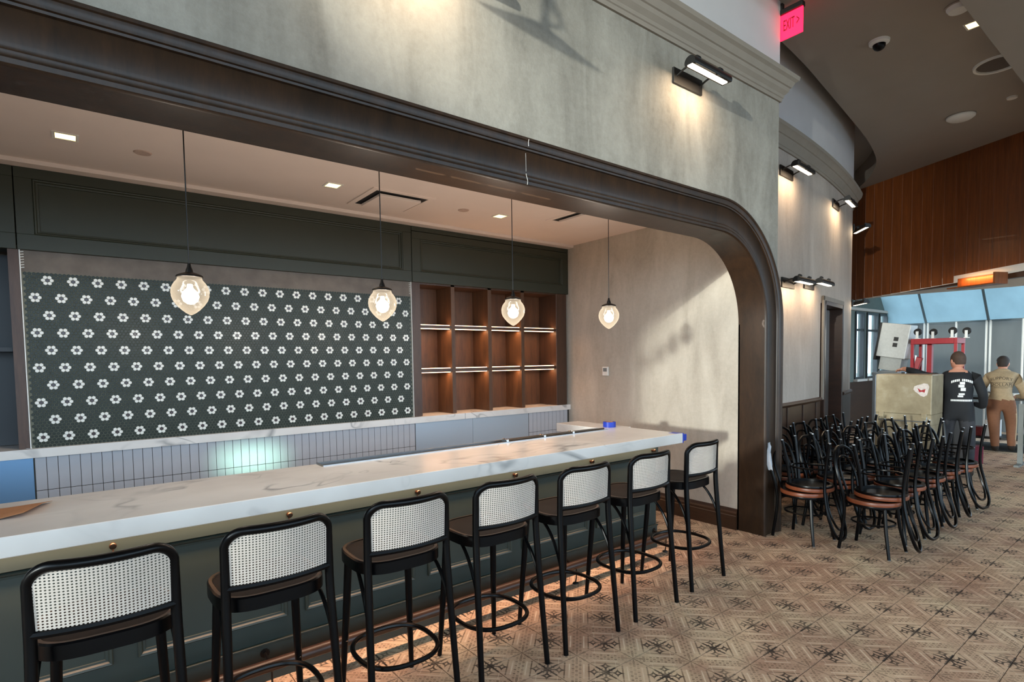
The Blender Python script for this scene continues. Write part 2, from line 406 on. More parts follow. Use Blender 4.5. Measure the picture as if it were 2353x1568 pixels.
# white upper wall above the crown
struct('wall_upper', (lambda b: (box(b, -9, 2.952, 0.437, 0.44, 4.38, 5.6), b)[1])(bmesh.new()), 'wall_white')
# arch casing: reveal lining and moulded face
prof = [(0.0, 0.69), (0.0, 0.428), (0.001, 0.414), (0.008, 0.406), (0.026, 0.404), (0.031, 0.410), (0.036, 0.416), (0.041, 0.412), (0.056, 0.411), (0.061, 0.418), (0.068, 0.420), (0.074, 0.418),
        (0.207, 0.418), (0.212, 0.421), (0.216, 0.410), (0.226, 0.408), (0.230, 0.400), (0.246, 0.394), (0.264, 0.393), (0.269, 0.386), (0.284, 0.386), (0.286, 0.44), (0.03, 0.66), (0.03, 0.69)]
pl = arch(0.0, 22); path = []
for k, (x, z) in enumerate(pl):
    if k == 0: n = Vector((1, 0, 0))
    elif k == len(pl)-1: n = Vector((-1, 0, 0))
    else:
        cx = CX if k <= 23 else XL+R0
        n = Vector((x-cx, 0, z-CZ)).normalized()
    path.append(((x, 0, z), n, (0, 1, 0)))
bm = bmesh.new(); sweep(bm, path, prof); tr = struct('trim_1', bm, 'trim_wood', smooth=True)
tr['label'] = 'dark stained moulded casing around the bar arch'
# joint line in the head casing, a split filled with pale putty
bm = bmesh.new()
zz = [2.815, 2.84, 2.865, 2.885]; xx = [-0.226, -0.222, -0.23, -0.225]
tube(bm, [(x, 0.4025 if z < 2.87 else 0.414, z) for x, z in zip(xx, zz)], 0.0017, 5)
tube(bm, [(-0.222, 0.4175, 2.9), (-0.223, 0.4175, 3.01)], 0.0007, 5); tube(bm, [(-0.222, 0.39, 3.045), (-0.226, 0.386, 3.065), (-0.222, 0.386, 3.085)], 0.0014, 5)
mesh('joint_putty', bm, 'plastic_white', tr)
# ---- crown mouldings
CP = [(0.0, 4.165), (0.018, 4.165), (0.022, 4.195), (0.03, 4.2), (0.034, 4.225), (0.062, 4.255), (0.07, 4.285), (0.082, 4.29), (0.105, 4.335), (0.13, 4.352), (0.138, 4.385), (0.0, 4.40)]
bm = bmesh.new(); s2 = math.sqrt(2)
path = [((-9, 0.44, 0), (0, -1, 0), (0, 0, 1)), ((2.95, 0.44, 0), (1, -1, 0), (0, 0, 1)), ((2.95, 0.99, 0), (1, 0, 0), (0, 0, 1))]
sweep(bm, path, CP); struct('trim_2', bm, 'crown_paint')
# ---- end wall, back wall of the alcove
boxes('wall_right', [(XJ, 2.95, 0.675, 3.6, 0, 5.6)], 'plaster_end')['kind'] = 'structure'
bm = bmesh.new()
sweep(bm, [((XJ, 0.69, 0), (-1, 0, 0), (0, 0, 1)), ((XJ, 3.1, 0), (-1, 0, 0), (0, 0, 1))],
      [(0, 0), (0.026, 0), (0.026, 0.135), (0.02, 0.142), (0.022, 0.165), (0.013, 0.182), (0.008, 0.205), (0, 0.21)])
struct('baseboard_right', bm, 'base_wood')
bw = boxes('wall_back', [(-2.79, 0.41, 3.135, 3.6, 1.136, 2.62), (-2.79, 0.41, 3.135, 3.6, 0, 1.066), (0.41, 2.689, 3.48, 3.6, 0, 3.3), (-6.7, -2.79, 3.48, 3.6, 0, 3.3), (-6.7, 2.689, 3.3, 3.6, 2.6, 3.3),
                         (0.41, 2.689, 3.125, 3.48, 0, 1.06), (-6.7, -2.79, 3.125, 3.48, 0, 1.06)], 'cement'); bw['kind'] = 'structure'
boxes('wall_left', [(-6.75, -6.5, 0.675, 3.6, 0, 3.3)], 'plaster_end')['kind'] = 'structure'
boxes('ceiling', [(-6.7, 2.689, 0.675, 3.48, 3.21, 3.3)], 'alcove_ceiling')['kind'] = 'structure'
boxes('trim_5', [(-6.7, 2.685, 2.99, 3.13, 3.18, 3.212)], 'alcove_ceiling')['kind'] = 'structure'
# ---- hexagon mosaic with flowers
hx, hz = 0.02508, 0.02163
def hexv(cx, cz, r, y): return [(cx+r*math.sin(math.pi/3*k), y, cz+r*math.cos(math.pi/3*k)) for k in range(6)]
fl_me = bpy.data.meshes.new('flower_motif'); V = []; F = []; MI = []
def add_hex(V, F, cx, cz, r=0.01345, y0=0.0, y1=-0.006):
    b = len(V); V += hexv(cx, cz, r, y0); V += hexv(cx, cz, r, y1+0.002); V += hexv(cx, cz, r*0.87, y1)
    for k in range(6):
        j = (k+1) % 6; F.append((b+k, b+j, b+6+j, b+6+k)); F.append((b+6+k, b+6+j, b+12+j, b+12+k))
    F.append(tuple(b+12+k for k in range(6)))
offs = [(hx, 0), (-hx, 0), (hx/2, hz), (-hx/2, hz), (hx/2, -hz), (-hx/2, -hz)]
add_hex(V, F, 0, 0); MI += [1]*13
for dx, dz in offs: add_hex(V, F, dx, dz, 0.0135); MI += [0]*13
fl_me.from_pydata(V, [], F); fl_me.polygons.foreach_set('material_index', MI); fl_me.materials.append(MATS['tile_white']); fl_me.materials.append(MATS['tile_maroon'])
taken = set(); key = lambda x, z: (round(x*400), round(z*400))
X0, X1, Z0, Z1 = -2.752, 0.385, 1.1335, 2.432
for r in range(10):
    z = 1.209+r*hz*6; x0 = -2.688+(0.0752 if r % 2 else 0.0)
    for k in range(-1, 22):
        x = x0+k*hx*6
        if x-0.04 < X0 or x+0.04 > X1: continue
        o = bpy.data.objects.new('flower_motif', fl_me); COL.objects.link(o); o.location = (x, 3.134, z); o.parent = bw
        for dx, dz in offs+[(0, 0)]: taken.add((round((x+dx+2.688)/hx*2), round((z+dz-1.209)/hz)))
V, F = [], []
for r in range(-4, 57):
    z = 1.209+r*hz
    for k in range(-6, 130):
        kk = 2*k+(r % 2); x = -2.688+kk*hx/2
        if x-0.012 < X0 or x+0.012 > X1 or (kk, r) in taken: continue
        add_hex(V, F, x, z, 0.0127+random.uniform(-0.0003, 0.0003), 3.134, 3.128+random.uniform(-0.0006, 0.0006))
me = bpy.data.meshes.new('mosaic_field'); me.from_pydata(V, [], F); link('mosaic_field', me, 'tile_dark', bw)['kind'] = 'stuff'
boxes('mosaic_grout', [(X0-0.004, X1+0.004, 3.1312, 3.136, Z0, Z1)], 'grout_mosaic', bw)
# metal edge strips at both sides of the mosaic
bm = bmesh.new(); box(bm, -2.764, -2.757, 3.116, 3.136, 1.135, 2.59); box(bm, 0.388, 0.393, 3.116, 3.136, 1.135, 2.59)
for k in range(7):
    zc = 2.46+k*0.019
    tube(bm, [(-2.757, 3.13, zc), (-2.738, 3.13, zc+0.004)], 0.0035, 5); tube(bm, [(0.388, 3.13, zc), (0.37, 3.13, zc+0.004)], 0.003, 5)
mesh('edge_strip', bm, 'plastic_white', bw)
# ---- stacked splash tiles below the ledge
bm = bmesh.new(); box(bm, -0.0316, 0.0316, -0.006, 0.004, -0.123, 0.123, 0.0012); bmesh.ops.recalc_face_normals(bm, faces=bm.faces)
st_me = bpy.data.meshes.new('wall_tile'); bm.to_mesh(st_me); bm.free(); st_me.materials.append(MATS['tile_backsplash'])
pit = 0.0667
xs = [-2.744+pit*(k+0.5) for k in range(47)]+[1.99+pit*(k+0.5) for k in range(10)]
for zc in (0.942, 0.692):
    for x in xs:
        o = bpy.data.objects.new('wall_tile', st_me); COL.objects.link(o); o.location = (x, 3.112, zc); o.parent = bw
boxes('tile_grout', [(-2.75, 0.395, 3.109, 3.136, 0.56, 1.066), (1.985, 2.689, 3.109, 3.13, 0.56, 1.066)], 'grout_dark', bw)
for a, b, mt in ((0.398, 1.14, 'steel_panel'), (1.143, 1.983, 'steel_panel'), (-4.2, -2.752, 'film_blue'), (-6.5, -4.203, 'film_blue')):
    boxes('splash_panel', [(a, b, 3.106, 3.124, 0.56, 1.066)], mt, bw)
# ---- green soffit cabinets
def soffit(x0, x1, label, filler=False):
    e = empty('soffit_cabinet', ((x0+x1)/2, 3.1, 2.59), 0, label, 'cabinet', 'green soffit cabinets'); e_x, e_y, e_z = e.location
    L = lambda l: [(a-e_x, b-e_x, c-e_y, d-e_y, f-e_z, h-e_z) for a, b, c, d, f, h in l]
    zt = 3.125 if filler else 3.178
    boxes('body', L([(x0, x1, 3.122, 3.29, 2.588, 3.178)]), 'green_paint', e)
    boxes('rail', L([(x0, x1, 3.1, 3.122, 2.588, 2.7)]), 'green_paint', e, 0.002); boxes('rail', L([(x0, x1, 3.1, 3.122, zt-0.075, zt)]), 'green_paint', e, 0.002)
    boxes('stile', L([(x0, x0+0.1, 3.1, 3.122, 2.7, zt-0.075)]), 'green_paint', e, 0.002); boxes('stile', L([(x1-0.1, x1, 3.1, 3.122, 2.7, zt-0.075)]), 'green_paint', e, 0.002)
    bm = bmesh.new(); a0, a1, c0, c1 = x0+0.1, x1-0.1, 2.7, zt-0.075
    pr = [(0, 3.122), (0, 3.104), (0.006, 3.098), (0.014, 3.1), (0.02, 3.112), (0.032, 3.114), (0.034, 3.122)]
    cs = [((a0, c0), (1, 1)), ((a1, c0), (-1, 1)), ((a1, c1), (-1, -1)), ((a0, c1), (1, -1)), ((a0, c0), (1, 1))]
    sweep(bm, [((p[0]-e_x, -e_y, p[1]-e_z), (n[0], 0, n[1]), (0, 1, 0)) for p, n in cs], pr); mesh('moulding', bm, 'green_paint', e)
    if filler: boxes('filler_strip', L([(x0, x1, 3.102, 3.122, 3.131, 3.178)]), 'green_paint', e)
soffit(-6.4, -2.775, 'plain end of green soffit cabinets at the far left over the dark niche'); soffit(-2.769, 0.394, 'long dark green panelled soffit cabinet above the flower mosaic')
soffit(0.4, 2.686, 'shorter dark green panelled soffit cabinet above the lit wooden shelves', True)
# ---- marble ledge of the back bar
bm = bmesh.new(); box(bm, -6.5, -2.79, 3.075, 3.47, 1.068, 1.134); box(bm, -2.79, 0.41, 3.075, 3.134, 1.068, 1.134); box(bm, 0.41, 2.686, 3.075, 3.47, 1.068, 1.134)
tag(mesh('back_ledge', bm, 'marble'), 'long white veined marble ledge under the mosaic and wooden shelves', 'ledge')
# ---- lit shelving
e = empty('wall_shelving', (1.52, 3.12, 1.135), 0, 'dark wooden shelving unit with twelve compartments lit by warm strips', 'shelves')
def SB(name, l, mt, par=e, bev=0.0): return boxes(name, [(a-1.52, b-1.52, c-3.12, d-3.12, f-1.135, h-1.135) for a, b, c, d, f, h in l], mt, par, bev)
SB('back_panel', [(0.4, 2.685, 3.455, 3.478, 1.137, 2.59)], 'shelf_wood')
SB('stile', [(0.398, 0.495, 3.118, 3.45, 1.137, 2.587)], 'shelf_frame'); SB('stile', [(2.476, 2.655, 3.11, 3.45, 1.137, 2.587)], 'shelf_frame', bev=0.003)
cols = [(0.495, 0.893), (0.941, 1.401), (1.452, 1.904), (1.954, 2.476)]
for a, b in ((0.893, 0.941), (1.401, 1.452), (1.904, 1.954)): SB('divider', [(a, b, 3.13, 3.455, 1.137, 2.587)], 'shelf_wood')
for z0, z1 in ((2.098, 2.132), (1.612, 1.652)):
    for a, b in cols:
        sh = SB('shelf', [(a, b, 3.132, 3.455, z0, z1)], 'shelf_frame')
        SB('led_strip', [(a+0.006, b-0.012, 3.15, 3.166, z0-0.007, z0)], 'led_warm', sh); SB('led_strip', [(a+0.006, b-0.012, 3.15, 3.166, z1, z1+0.007)], 'led_warm', sh)
SB('top_panel', [(0.495, 2.476, 3.13, 3.455, 2.57, 2.587)], 'shelf_frame')
for k, (a, b) in enumerate(cols):
    for z, pw in ((2.088, 2.6), (1.603, 2.6)):
        lamp('strip_light', 'AREA', ((a+b)/2-1.52, 3.2-3.12, z-1.135), pw*0.6, (1.0, 0.56, 0.29), parent=e, shape='RECTANGLE', size=b-a-0.03, size_y=0.05)
    for z in (2.142, 1.662):
        l = lamp('strip_light', 'AREA', ((a+b)/2-1.52, 3.19-3.12, z-1.135), 0.35, (1.0, 0.55, 0.28), parent=e, shape='RECTANGLE', size=b-a-0.03, size_y=0.03); l.rotation_euler = (math.pi, 0, 0)
# ---- dark niche at the far left
e = empty('open_cupboard', (-4.5, 3.12, 1.135), 0, 'unlit dark open cupboard with wooden stile left of the mosaic', 'cupboard')
def DB(name, l, mt): return boxes(name, [(a+4.5, b+4.5, c-3.12, d-3.12, f-1.135, h-1.135) for a, b, c, d, f, h in l], mt, e)
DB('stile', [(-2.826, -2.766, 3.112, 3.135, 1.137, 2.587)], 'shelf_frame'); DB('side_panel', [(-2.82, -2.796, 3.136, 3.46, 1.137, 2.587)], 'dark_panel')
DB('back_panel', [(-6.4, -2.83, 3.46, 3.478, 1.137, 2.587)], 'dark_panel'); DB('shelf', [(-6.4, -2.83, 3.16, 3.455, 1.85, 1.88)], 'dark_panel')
# ---- alcove ceiling fittings
def downlight(x, y, z, label, group, power, size=0.052):
    e = empty('downlight', (x, y, z), 0, label, 'downlight', group); bm = bmesh.new()
    for b in ((-size-0.016, size+0.016, -size-0.016, -size), (-size-0.016, size+0.016, size, size+0.016), (-size-0.016, -size, -size, size), (size, size+0.016, -size, size)): box(bm, *b, -0.005, 0.0)
    mesh('trim_ring', bm, 'plastic_white', e); boxes('lens', [(-size, size, -size, size, -0.0025, 0.0)], 'downlight_glow', e)
    lamp('downlight_beam', 'SPOT', (0, 0, -0.02), power*0.6, (1.0, 0.86, 0.7), parent=e, spot_size=math.radians(115), spot_blend=0.8, shadow_soft_size=0.05)
downlight(-2.461, 2.335, 3.21, 'square recessed downlight above the dark cupboard end', 'square alcove downlights', 38)
downlight(-0.723, 2.335, 3.21, 'square recessed downlight beside the large ceiling diffuser', 'square alcove downlights', 38)
downlight(1.016, 2.345, 3.21, 'square recessed downlight above the lit wooden shelves', 'square alcove downlights', 38)
for x, y, lb in ((-2.042, 2.385, 'round flat ceiling cover left of the first pendant cord'), (0.587, 2.368, 'round flat ceiling cover between diffuser and third downlight')):
    bm = bmesh.new(); lathe(bm, [(0, -0.006), (0.05, -0.006), (0.056, 0.0), (0.0, 0.0)], seg=20); o = tag(mesh('ceiling_cover', bm, plain('cover_pink', (186, 164, 152), 0.8)), lb, 'ceiling cover', 'round ceiling covers'); o.location = (x, y, 3.21)
def diffuser(x, y, lb):
    e = empty('ceiling_diffuser', (x, y, 3.21), 0, lb, 'air vent', 'square ceiling diffusers'); h = 0.3
    boxes('frame', [(-h, h, -h, -h+0.05, -0.008, 0), (-h, h, h-0.05, h, -0.008, 0), (-h, -h+0.05, -h+0.05, h-0.05, -0.008, 0), (h-0.05, h, -h+0.05, h-0.05, -0.008, 0)], 'alcove_ceiling', e)
    boxes('throat', [(-h+0.05, h-0.05, -h+0.05, h-0.05, -0.003, 0)], 'void_dark', e); boxes('plaque', [(-0.2, 0.2, -0.2, 0.2, -0.034, -0.012)], 'alcove_ceiling', e, 0.002)
diffuser(-0.13, 2.48, 'large square plaque air diffuser in alcove ceiling behind second pendant cord'); diffuser(1.805, 1.9, 'square air diffuser partly cut off by the arch head near end wall')
# ---- thermostat
e = empty('thermostat', (XJ, 2.44, 1.58), 0, 'small white thermostat on the plaster end wall', 'thermostat')
boxes('case', [(-0.022, 0, -0.045, 0.045, -0.055, 0.055)], 'plastic_white', e, 0.005); boxes('screen', [(-0.0232, -0.0215, -0.03, 0.03, -0.005, 0.04)], plain('lcd_grey', (120, 128, 130), 0.2), e)

# ================================================================== MAIN HALL SHELL
ZC = 5.1
def wy(x): return 0.97+0.0245*(x-2.6)**2
cp = [(x, wy(x)) for x in np.linspace(2.95, 7.75, 40)]
x, y = cp[-1]; h0 = math.atan(0.049*(7.75-2.6)); R_ = 0.8
for k in range(1, 15):
    a = h0+math.radians(78)*k/14; cp.append((x+R_*(math.sin(a)-math.sin(h0)), y+R_*(math.cos(h0)-math.cos(a))))
cp.append((cp[-1][0]+0.1, 3.6))
def cn(i):
    a, b = cp[max(i-1, 0)], cp[min(i+1, len(cp)-1)]; d = Vector((b[0]-a[0], b[1]-a[1], 0)).normalized(); return Vector((d.y, -d.x, 0))
def cpath(x0, x1): return [((p[0], p[1], 0), cn(i), (0, 0, 1)) for i, p in enumerate(cp) if x0 <= p[0] <= x1]
D0, D1 = 5.75, 6.86
bm = bmesh.new()
sweep(bm, cpath(2.9, D0), [(0, 0), (0, 5.6), (-0.18, 5.6), (-0.18, 0)]); sweep(bm, cpath(D1, 99), [(0, 0), (0, 5.6), (-0.18, 5.6), (-0.18, 0)])
sweep(bm, cpath(D0-0.13, D1+0.13), [(0, 2.46), (0, 5.6), (-0.18, 5.6), (-0.18, 2.46)])
plaster('plaster_rear', (158, 146, 134), (172, 160, 148), (186, 175, 163)); struct('wall_rear', bm, 'plaster_rear', smooth=True)
bm = bmesh.new(); sweep(bm, cpath(2.9, 99), [(0.001, 4.39), (0.006, 4.39), (0.006, 5.55), (0.001, 5.55)]); struct('wall_rear_upper', bm, 'wall_white', smooth=True)
bm = bmesh.new(); sweep(bm, cpath(2.9, 99), CP); struct('trim_3', bm, 'crown_paint', smooth=True)
# dark wainscot: panel, cap rail, base
bm = bmesh.new(); WP = [(0, 0), (0.03, 0), (0.03, 0.14), (0.014, 0.15), (0.014, 1.1), (0.03, 1.11), (0.04, 1.13), (0.035, 1.15), (0.0, 1.16)]
sweep(bm, cpath(2.9, D0), WP); sweep(bm, cpath(D1+0.1, 99), WP)
wn = struct('trim_4', bm, 'base_wood', smooth=True)
for k in range(5):   # raised stiles on the wainscot
    x = 3.4+k*0.52; y = wy(x); a = math.atan(0.049*(x-2.6)); bm = bmesh.new(); v = box(bm, -0.05, 0.05, -0.026, -0.01, 0.15, 1.1, 0.002)
    xform(bm, v, Matrix.Translation((x, y, 0)) @ Matrix.Rotation(a, 4, 'Z')); mesh('stile', bm, 'base_wood', wn)
# doorway in the curved wall
def door_at(x): return Vector((x, wy(x), 0)), math.atan(0.049*(x-2.6))
c, a = door_at((D0+D1)/2); hw = 0.56
e = empty('door_1', c, a); e['kind'] = 'structure'; e['label'] = 'doorway with dark frame in the curved wall'
boxes('frame', [(-hw, -hw+0.06, -0.03, 0.19, 0, 2.5), (hw-0.06, hw, -0.03, 0.19, 0, 2.5), (-hw, hw, -0.03, 0.19, 2.44, 2.5)], 'base_wood', e, 0.004)
boxes('leaf', [(-0.3, hw-0.06, 0.15, 0.19, 0.01, 2.43)], plain('door_grey', (118, 112, 108), 0.6), e); boxes('backing', [(-hw, hw, 0.5, 0.55, 0, 2.5)], 'void_dark', e)
boxes('casing', [(-hw-0.07, -hw, -0.025, 0.0, 1.12, 2.56), (hw, hw+0.05, -0.02, 0.0, 0, 2.56), (-hw-0.07, hw+0.05, -0.025, 0.0, 2.5, 2.56)], 'crown_paint', e)
# ---- main ceiling with curved cove edge, cove lid, lower soffit, fascia
edge = [(2.2, 0.6), (2.95, 0.7)]+[(px, py) for px, py in [(3.69, 0.772), (4.34, 0.842), (5.2, 0.965), (6.28, 1.125), (7.37, 1.296), (8.27, 1.488), (8.89, 1.69), (9.6, 2.06), (10.3, 2.56)]]
bm = bmesh.new()
ep = [(p.x, p.y) for p in smoothpath([(x, y, 0) for x, y in edge[1:]], 5)]
for A, B in zip(ep, ep[1:]):
    vs_ = [bm.verts.new((A[0], A[1], ZC)), bm.verts.new((B[0], B[1], ZC)), bm.verts.new((B[0], -0.75, ZC)), bm.verts.new((A[0], -0.75, ZC))]; bm.faces.new(vs_)
    bm.faces.new([bm.verts.new((A[0], A[1], ZC)), bm.verts.new((B[0], B[1], ZC)), bm.verts.new((B[0], B[1], ZC+0.4)), bm.verts.new((A[0], A[1], ZC+0.4))])
box(bm, -9, 2.95, -0.75, 0.44, ZC, ZC+0.05); box(bm, 10.3, 10.6, -0.75, 2.6, ZC, ZC+0.05)
box(bm, 2.9, 10.6, 0.5, 3.6, ZC+0.4, ZC+0.45)
box(bm, -9, 10.6, -8, -0.75, 4.8, 5.3)
struct('ceiling', bm, 'ceiling_paint')
# wood fascia of single boards
fa, fb = Vector((10.36, 2.68, 0)), Vector((8.55, -1.36, 0)); fd = (fb-fa); FL = fd.length; fd.normalize(); fnm = Vector((fd.y, -fd.x, 0))
if fnm.x > 0: fnm = -fnm
bm = bmesh.new(); F0 = Matrix(((fd.x, -fnm.x, 0, fa.x), (fd.y, -fnm.y, 0, fa.y), (0, 0, 1, 0), (0, 0, 0, 1)))
v = box(bm, 0, FL, 0.02, 0.12, 2.9, ZC+0.1); xform(bm, v, F0); fas = struct('wall_fascia', bm, 'base_wood')
nb = 22; bwid = FL/nb
for k in range(nb):
    bm = bmesh.new(); z0 = 2.868+0.13*(k+0.5)/nb*FL/3.1*0.0+0.118*min(1.2, (k*bwid)/3.15); v = box(bm, k*bwid+0.0012, (k+1)*bwid-0.0012, 0, 0.024, z0, ZC+0.02, 0.002); xform(bm, v, F0); mesh('plank', bm, 'fascia_wood', fas)
# white underside between fascia and outer wall
bm = bmesh.new()
q = [(10.36, 2.68, 2.868), (9.95, 1.75, 2.89), (9.01, -0.32, 2.985), (8.55, -1.36, 3.02), (10.8, -1.36, 2.94), (10.66, 0.1, 2.9), (10.4, 1.87, 2.9)]
lo = [bm.verts.new(p) for p in q]; hi = [bm.verts.new((p[0], p[1], p[2]+0.12)) for p in q]; bm.faces.new(lo); bm.faces.new(hi)
for k in range(len(q)): bm.faces.new((lo[k], lo[(k+1) % len(q)], hi[(k+1) % len(q)], hi[k]))
bmesh.ops.triangulate(bm, faces=bm.faces[:]); struct('trim_6', bm, 'white_paint')
# glowing wooden trough at the foot of the fascia
e = empty('light_trough', (9.12, 0.13, 2.83), 0, 'wooden light trough with orange glow hanging below the slatted fascia', 'light fixture')
bm = bmesh.new(); v = box(bm, -0.62, 0.1, -0.02, 0.01, -0.02, 0.16); v += box(bm, -0.62, 0.1, -0.25, -0.02, -0.02, 0.0); v += box(bm, 0.1, 0.13, -0.25, 0.01, -0.02, 0.16)
rotm = Matrix.Rotation(math.atan2(fd.y, fd.x), 4, 'Z') @ Matrix.Translation((0.15, 0.0, 0)); xform(bm, bm.verts[:], rotm); mesh('case', bm, 'fascia_wood', e)
lamp('trough_glow', 'AREA', tuple(rotm @ Vector((-0.3, -0.12, 0.14))), 3.0, (1.0, 0.45, 0.12), target=tuple(rotm @ Vector((-0.3, -0.02, 0.0))), parent=e, shape='RECTANGLE', size=0.5, size_y=0.03)
# ---- rest of the hall, behind and beside the camera: glazed walls
def glazed(name, horiz, c, lo_, hi_, z0, z1, bays, ztop):
    bm = bmesh.new(); T = 0.12
    bx = (lambda a, b, z0_, z1_: box(bm, a, b, c-T/2, c+T/2, z0_, z1_)) if horiz else (lambda a, b, z0_, z1_: box(bm, c-T/2, c+T/2, a, b, z0_, z1_))
    bx(lo_, hi_, 0, z0); bx(lo_, hi_, z1, ztop)
    for k in range(bays+1):
        q = lo_+(hi_-lo_)*k/bays; bx(q-0.05, q+0.05, z0, z1)
    return struct(name, bm, 'white_paint')
glazed('wall_south', True, -8, -9, 10.6, 0.5, 4.3, 7, 5.3)
bm = bmesh.new(); box(bm, -9.1, -9, -8, -6.4, 0, 5.3); box(bm, -9.1, -9, -2.3, -2.1, 0, 5.3); box(bm, -9.1, -9, 0.45, 3.6, 0, 5.6); box(bm, -9.1, -9, -6.4, 0.45, 0, 1.35); box(bm, -9.1, -9, -6.4, 0.45, 4.82, 5.6)
struct('wall_west', bm, 'white_paint')
bm = bmesh.new(); box(bm, 10.5, 10.62, -8, -1.4, 0, 5.3); struct('wall_east', bm, 'plaster_rear')
bm = bmesh.new(); box(bm, 2.95, 10.6, 3.6, 3.7, 0, 5.6); box(bm, 10.5, 10.6, 2.2, 3.6, 3.1, 5.6); box(bm, 10.5, 10.6, -0.75, 2.2, 4.9, 5.6); struct('wall_north', bm, 'ceiling_paint')
# ================================================================== BAR
FY = 0.895
e = empty('bar_cabinet', (0, FY, 0), 0, 'dark green panelled bar front with raised mouldings under the marble counter', 'bar')
def BB(name, l, mt, bev=0.0, par=e): return boxes(name, [(a, b, c-FY, d-FY, f, h) for a, b, c, d, f, h in l], mt, par, bev)
BB('body', [(-5.9, 1.669, 0.9, 1.25, 0.02, 0.985)], 'bar_green'); BB('apron', [(-5.9, 1.669, 0.872, 0.9, 0.864, 0.985)], 'bar_green', 0.002)
BB('plinth', [(-5.9, 1.669, 0.885, 0.9, 0.0, 0.2)], 'bar_green', 0.002)
BB('base_cap', [(-5.9, 1.672, 0.878, 0.9, 0.2, 0.215)], 'bar_green', 0.003)
x1 = 1.571
while x1 > -5:
    x0 = x1-0.694; bm = bmesh.new(); pr = [(0, 0.9), (0, 0.886), (0.005, 0.881), (0.014, 0.884), (0.02, 0.893), (0.03, 0.894), (0.032, 0.9)]
    cs = [((x0, 0.33), (1, 1)), ((x1, 0.33), (-1, 1)), ((x1, 0.858), (-1, -1)), ((x0, 0.858), (1, -1)), ((x0, 0.33), (1, 1))]
    sweep(bm, [((p[0], -FY, p[1]), (n[0], 0, n[1]), (0, 1, 0)) for p, n in cs], pr); mesh('panel_moulding', bm, 'bar_green', e); x1 -= 0.792
hbm = bmesh.new(); lathe(hbm, [(0, 0), (0.011, 0), (0.011, 0.004), (0.005, 0.006), (0.005, 0.022), (0.012, 0.026), (0.015, 0.032), (0.012, 0.037), (0, 0.038)], seg=12, M=Matrix.Rotation(math.pi/2, 4, 'X'))
tube(hbm, [(0.0, -0.01, 0), (0.0, -0.016, -0.03), (0.0, -0.03, -0.04), (0.0, -0.042, -0.03)], 0.004, 6)
hook0 = mesh('bag_hook', hbm, 'brass', e, True); hook0.location = (-2.37, 0.872-FY, 0.905)
for k in range(1, 6):
    o = hook0.copy(); COL.objects.link(o); o.location.x = -2.37+0.79*k
# countertop with trough cut-out and short return
bm = bmesh.new(); box(bm, -5.9, 1.71, 0.64, 1.27, 0.985, 1.07, 0.003); box(bm, -5.9, -1.25, 1.262, 1.38, 0.985, 1.07, 0.003); box(bm, 1.45, 1.755, 1.262, 2.0, 0.985, 1.07, 0.003)
tag(mesh('bar_countertop', bm, 'marble'), 'long thick white marble bar countertop with grey veins', 'countertop')
e = empty('drip_tray', (0, 1.3, 1.07), 0, 'stainless steel trough rail along the rear edge of the marble counter', 'bar trough')
boxes('flange', [(-1.245, 1.43, -0.04, -0.024, -0.02, 0.006), (-1.245, 1.43, 0.09, 0.1, -0.02, 0.006), (-1.245, -1.235, -0.024, 0.09, -0.02, 0.006)], 'steel', e); boxes('basin', [(-1.235, 1.43, -0.024, 0.09, -0.12, -0.1)], 'steel', e)
bm = bmesh.new(); tube(bm, [(0.25, -0.01, 0.012), (1.4, -0.01, 0.012)], 0.009, 8); tube(bm, [(0.25, 0.03, 0.012), (1.0, 0.03, 0.012)], 0.008, 8)
for xx in (0.26, 0.66, 1.0): box(bm, xx-0.012, xx+0.012, -0.024, 0.045, 0.0, 0.024, 0.003)
mesh('rail_bar', bm, 'chrome', e, True)
# foot rail
e = empty('foot_rail', (0, 0.75, 0), 0, 'dark round foot rail on thin brackets along the bar base', 'foot rail')
bm = bmesh.new(); tube(bm, [(-5.9, 0, 0.152), (1.62, 0, 0.152)], 0.032, 14); mesh('rail', bm, 'base_wood', e, True)
for k in range(6):
    x = 1.62-1.115*k; bm = bmesh.new(); tube(bm, smoothpath([(x, 0.13, 0.16), (x, 0.07, 0.15), (x, 0.035, 0.15)], 4), 0.008, 6); tube(bm, [(x, 0.0, 0.13), (x, 0.002, 0.05), (x, 0.012, 0.012)], 0.005, 6)
    lathe(bm, [(0, 0), (0.024, 0), (0.022, 0.007), (0, 0.009)], (x, 0.012, 0), 10); lathe(bm, [(0, 0), (0.026, 0), (0.026, 0.006), (0, 0.006)], seg=10, M=Matrix.Translation((x, 0.14, 0.16)) @ Matrix.Rotation(math.pi/2, 4, 'X')); mesh('bracket', bm, 'dark_bronze', e, True)
# warm strip under the counter overhang
e = empty('counter_light_strip', (-2.1, 0.84, 0.983), 0, 'warm light strip hidden beneath the counter overhang', 'light strip')
boxes('strip', [(-3.7, 3.75, -0.008, 0.008, -0.006, 0.0)], 'led_warm', e)
l = lamp('counter_glow', 'AREA', (0.02, 0, -0.012), 20, (1.0, 0.64, 0.45), parent=e, shape='RECTANGLE', size=7.4, size_y=0.02, spread=math.radians(88)); l.rotation_euler = (math.radians(8), 0, 0)
